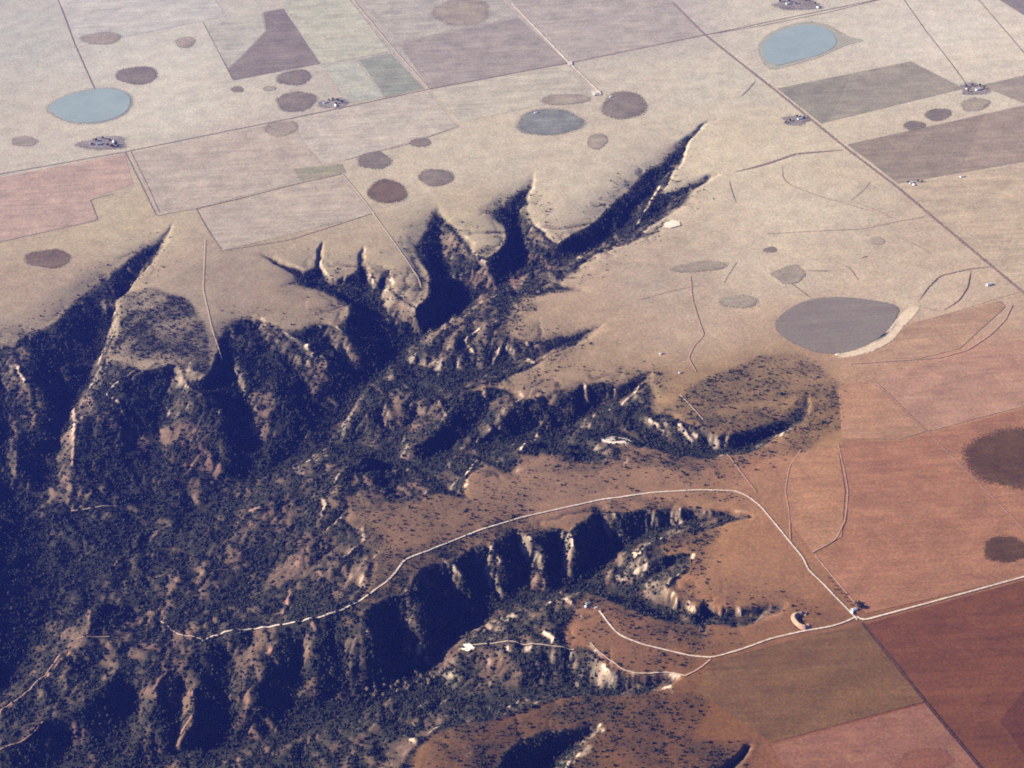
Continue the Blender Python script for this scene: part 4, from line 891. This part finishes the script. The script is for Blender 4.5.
for lab, L in FT.items():
    for k, (px, py, s) in enumerate(L):
        x, y, z = hit(px, py); plant('farm_tree', FRM[k % 3], x, y, s, lab, lab.replace('tree', 'trees', 1))

# ------------------------------------------------------------------ farm buildings
def plain(name, c, rough=0.7, metal=0.0):
    m, t, b = mat(name); g = node(t, 'ShaderNodeNewGeometry').outputs['Position']
    base = node(t, 'ShaderNodeRGB'); base.outputs[0].default_value = c
    t.links.new(scale_col(t, base.outputs[0], ramp(t, noise(t, g, 0.6, 4), 0.3, 0.7, 0.88, 1.1)), b.inputs['Base Color'])
    b.inputs['Roughness'].default_value = rough; b.inputs['Metallic'].default_value = metal; return m
m_wall = plain('white_siding', srgb(228, 222, 210)); m_tin = plain('galvanised_roof', srgb(206, 206, 204), 0.5); m_shg = plain('brown_shingle', srgb(120, 96, 84)); m_grn = plain('green_roof', srgb(120, 150, 130)); m_gls = plain('window_glass', srgb(40, 46, 54), 0.15); m_door = plain('door_paint', srgb(110, 84, 66))
def box(v, f, x0, x1, y0, y1, z0, z1):
    k = len(v); v += [(x0, y0, z0), (x1, y0, z0), (x1, y1, z0), (x0, y1, z0), (x0, y0, z1), (x1, y0, z1), (x1, y1, z1), (x0, y1, z1)]
    f += [tuple(k + i for i in q) for q in ((3, 2, 1, 0), (4, 5, 6, 7), (0, 1, 5, 4), (1, 2, 6, 5), (2, 3, 7, 6), (3, 0, 4, 7))]
def building(name, px, py, l, w, h, rh, roofm, lab, rot=0.0, door=True):
    x, y, z = hit(px, py)
    e = bpy.data.objects.new(name, None); SC.collection.objects.link(e); e.location = (float(x), float(y), float(z)); e.rotation_euler.z = YAW - math.pi / 2 + rot
    e['label'] = lab; e['category'] = 'building'
    a, c = l / 2, w / 2
    v = [(-a, -c, -1), (a, -c, -1), (a, c, -1), (-a, c, -1), (-a, -c, h), (a, -c, h), (a, c, h), (-a, c, h), (-a, 0, h + rh), (a, 0, h + rh)]
    f = [(3, 2, 1, 0), (0, 1, 5, 4), (2, 3, 7, 6), (1, 2, 6, 9, 5), (3, 0, 4, 8, 7), (4, 5, 9, 8), (6, 7, 8, 9)]
    link('wall', mesh('wall', v, f), m_wall, parent=e)
    ov, th = 0.5, 0.25; v, f = [], []
    for s in (-1, 1):
        k = len(v); sl_ = rh / c
        for dz in (0.06, 0.06 + th): v += [(-a - ov, s * (c + ov), h - ov * sl_ + dz), (a + ov, s * (c + ov), h - ov * sl_ + dz), (a + ov, 0, h + rh + dz), (-a - ov, 0, h + rh + dz)]
        f += [tuple(k + i for i in q) for q in ((0, 1, 2, 3), (7, 6, 5, 4), (0, 4, 5, 1), (1, 5, 6, 2), (3, 2, 6, 7), (0, 3, 7, 4))]
    link('roof', mesh('roof', v, f), roofm, parent=e)
    if door:
        v, f = [], []; box(v, f, -0.6, 0.6, -c - 0.12, -c + 0.02, 0, min(2.2, h - .3)); link('door', mesh('door', v, f), m_door, parent=e)
        for q in (-0.6, 0.6):
            v, f = [], []; box(v, f, q * a - .7, q * a + .7, -c - 0.1, -c + 0.02, 1.0, min(2.3, h - .3)); link('window', mesh('window', v, f), m_gls, parent=e)
    return e
for args in [
 ('farmhouse', 854.5, 610, 16, 10, 4, 3, m_tin, 'white farmhouse with a pale roof beside the road junction'),
 ('barn', 852, 613, 12, 8, 4, 2, m_tin, 'small white barn just below the junction farmhouse', 1.57),
 ('camp_house', 588, 604, 14, 9, 4, 2.5, m_grn, 'pale green-roofed camp house at the tip of the lower spur'),
 ('shed', 586, 607, 9, 7, 3, 1.5, m_tin, 'small pale shed left of the green-roofed camp house', 1.57),
 ('shed', 596, 608, 10, 6, 3, 1.5, m_tin, 'low pale shed where the spur road ends'),
 ('barn', 99, 144.5, 26, 14, 6, 4, m_tin, 'white barn at the left of the farmstead below the lake'),
 ('farmhouse', 114, 142.5, 22, 13, 5, 3, m_tin, 'white farmhouse at the right of the farmstead below the lake', 1.57),
 ('shed', 91, 144, 12, 9, 4, 2, m_tin, 'small white shed west of the barn below the lake'),
 ('farmhouse', 325, 103, 18, 11, 5, 3, m_tin, 'white farmhouse west of the trees by the green fields'),
 ('barn', 336, 106, 22, 12, 5, 3, m_tin, 'white barn below the trees by the green fields', 1.57),
 ('barn', 978, 90, 26, 13, 6, 3, m_tin, 'white barn at the farmstead on the upper right wedge field'),
 ('farmhouse', 967, 89, 16, 10, 4, 3, m_shg, 'brown-roofed farmhouse at the upper right farmstead', 1.57),
 ('barn', 788, 4, 24, 13, 6, 3, m_tin, 'white barn on the top edge above the right lake'),
 ('farmhouse', 818, 8, 18, 11, 5, 3, m_tin, 'pale farmhouse on the field line above the right lake', 1.57),
 ('barn', 800, 119, 26, 12, 5, 3, m_tin, 'long pale barn below the dark brown field'),
 ('shed', 911, 183, 18, 11, 5, 2, m_tin, 'left white shed beside the section road corner'),
 ('shed', 914, 185, 14, 9, 4, 2, m_tin, 'right white shed beside the section road corner', 1.57),
 ('shed', 962, 177, 20, 9, 4, 2, m_tin, 'lone pale shed on the lower edge of the purple-brown field'),
 ('barn', 989, 285, 22, 11, 5, 3, m_tin, 'lone white barn left of the section road near the right edge'),
 ('pump_house', 661, 354, 10, 7, 4, 2, m_tin, 'upper tiny white pump house above the middle canyon', 0.0),
 ('pump_house', 680, 373, 10, 7, 4, 2, m_tin, 'lower tiny white pump house by the brushy plateau', 0.0),
 ('shed', 536, 113, 16, 10, 4, 2, m_tin, 'pale shed on the upper margin of the large grey hollow'),
 ('shed', 611, 97, 16, 10, 4, 2, m_tin, 'pale shed on the rim of the brownish hollow by the white road'),
 ('barn', 596, 94.5, 22, 12, 5, 3, m_tin, 'white barn in the white yard at the road end')]:
    building(*args)

# stock tank dam: horseshoe bank of bare earth
x, y, z = hit(803, 620); n = 40; v = []
for i in range(n):
    th = -2.2 + 4.4 * i / (n - 1) + math.pi
    for k, (rr, hh) in enumerate(((44, -1), (34, 9), (29, 10), (20, -2))):
        rr2 = rr * (1 + 0.08 * math.sin(3 * th)); hh2 = hh * (1 if 4 < i < n - 5 else 0.4)
        v.append((x + rr2 * math.cos(th) * 0.85, y + rr2 * math.sin(th) * 1.1, z + hh2))
f = [(i * 4 + k, (i + 1) * 4 + k, (i + 1) * 4 + k + 1, i * 4 + k + 1) for i in range(n - 1) for k in range(3)]
me = mesh('stock_tank_dam', v, f); 
bm = bmesh.new(); bm.from_mesh(me); bmesh.ops.recalc_face_normals(bm, faces=bm.faces); bm.to_mesh(me); bm.free(); smooth(me)
if sum(p.normal.z for p in me.polygons) < 0: me.flip_normals()
link('stock_tank_dam', me, surf_mat('dam_earth', srgb(178, 146, 116), srgb(164, 128, 100)), 'horseshoe earth dam of a stock tank near the road junction', 'dam')

# ------------------------------------------------------------------ haze: the air between the plane and the plains
v, f = [], []; zlo = float(GZ.min()) - 1.0
box(v, f, -70000, 70000, -60000, 75000, zlo, CAMZ + 60)
m = bpy.data.materials.new('haze'); m.use_nodes = True; t = m.node_tree
t.nodes.remove(t.nodes['Principled BSDF'])
pv = node(t, 'ShaderNodeVolumePrincipled'); pv.inputs['Color'].default_value = HAZE_C + (1,); pv.inputs['Density'].default_value = HAZE_D; pv.inputs['Anisotropy'].default_value = 0.2
t.links.new(pv.outputs[0], t.nodes['Material Output'].inputs['Volume'])
link('haze', mesh('haze', v, f), m, 'pale haze between the aircraft and the plains', 'haze', 'stuff')
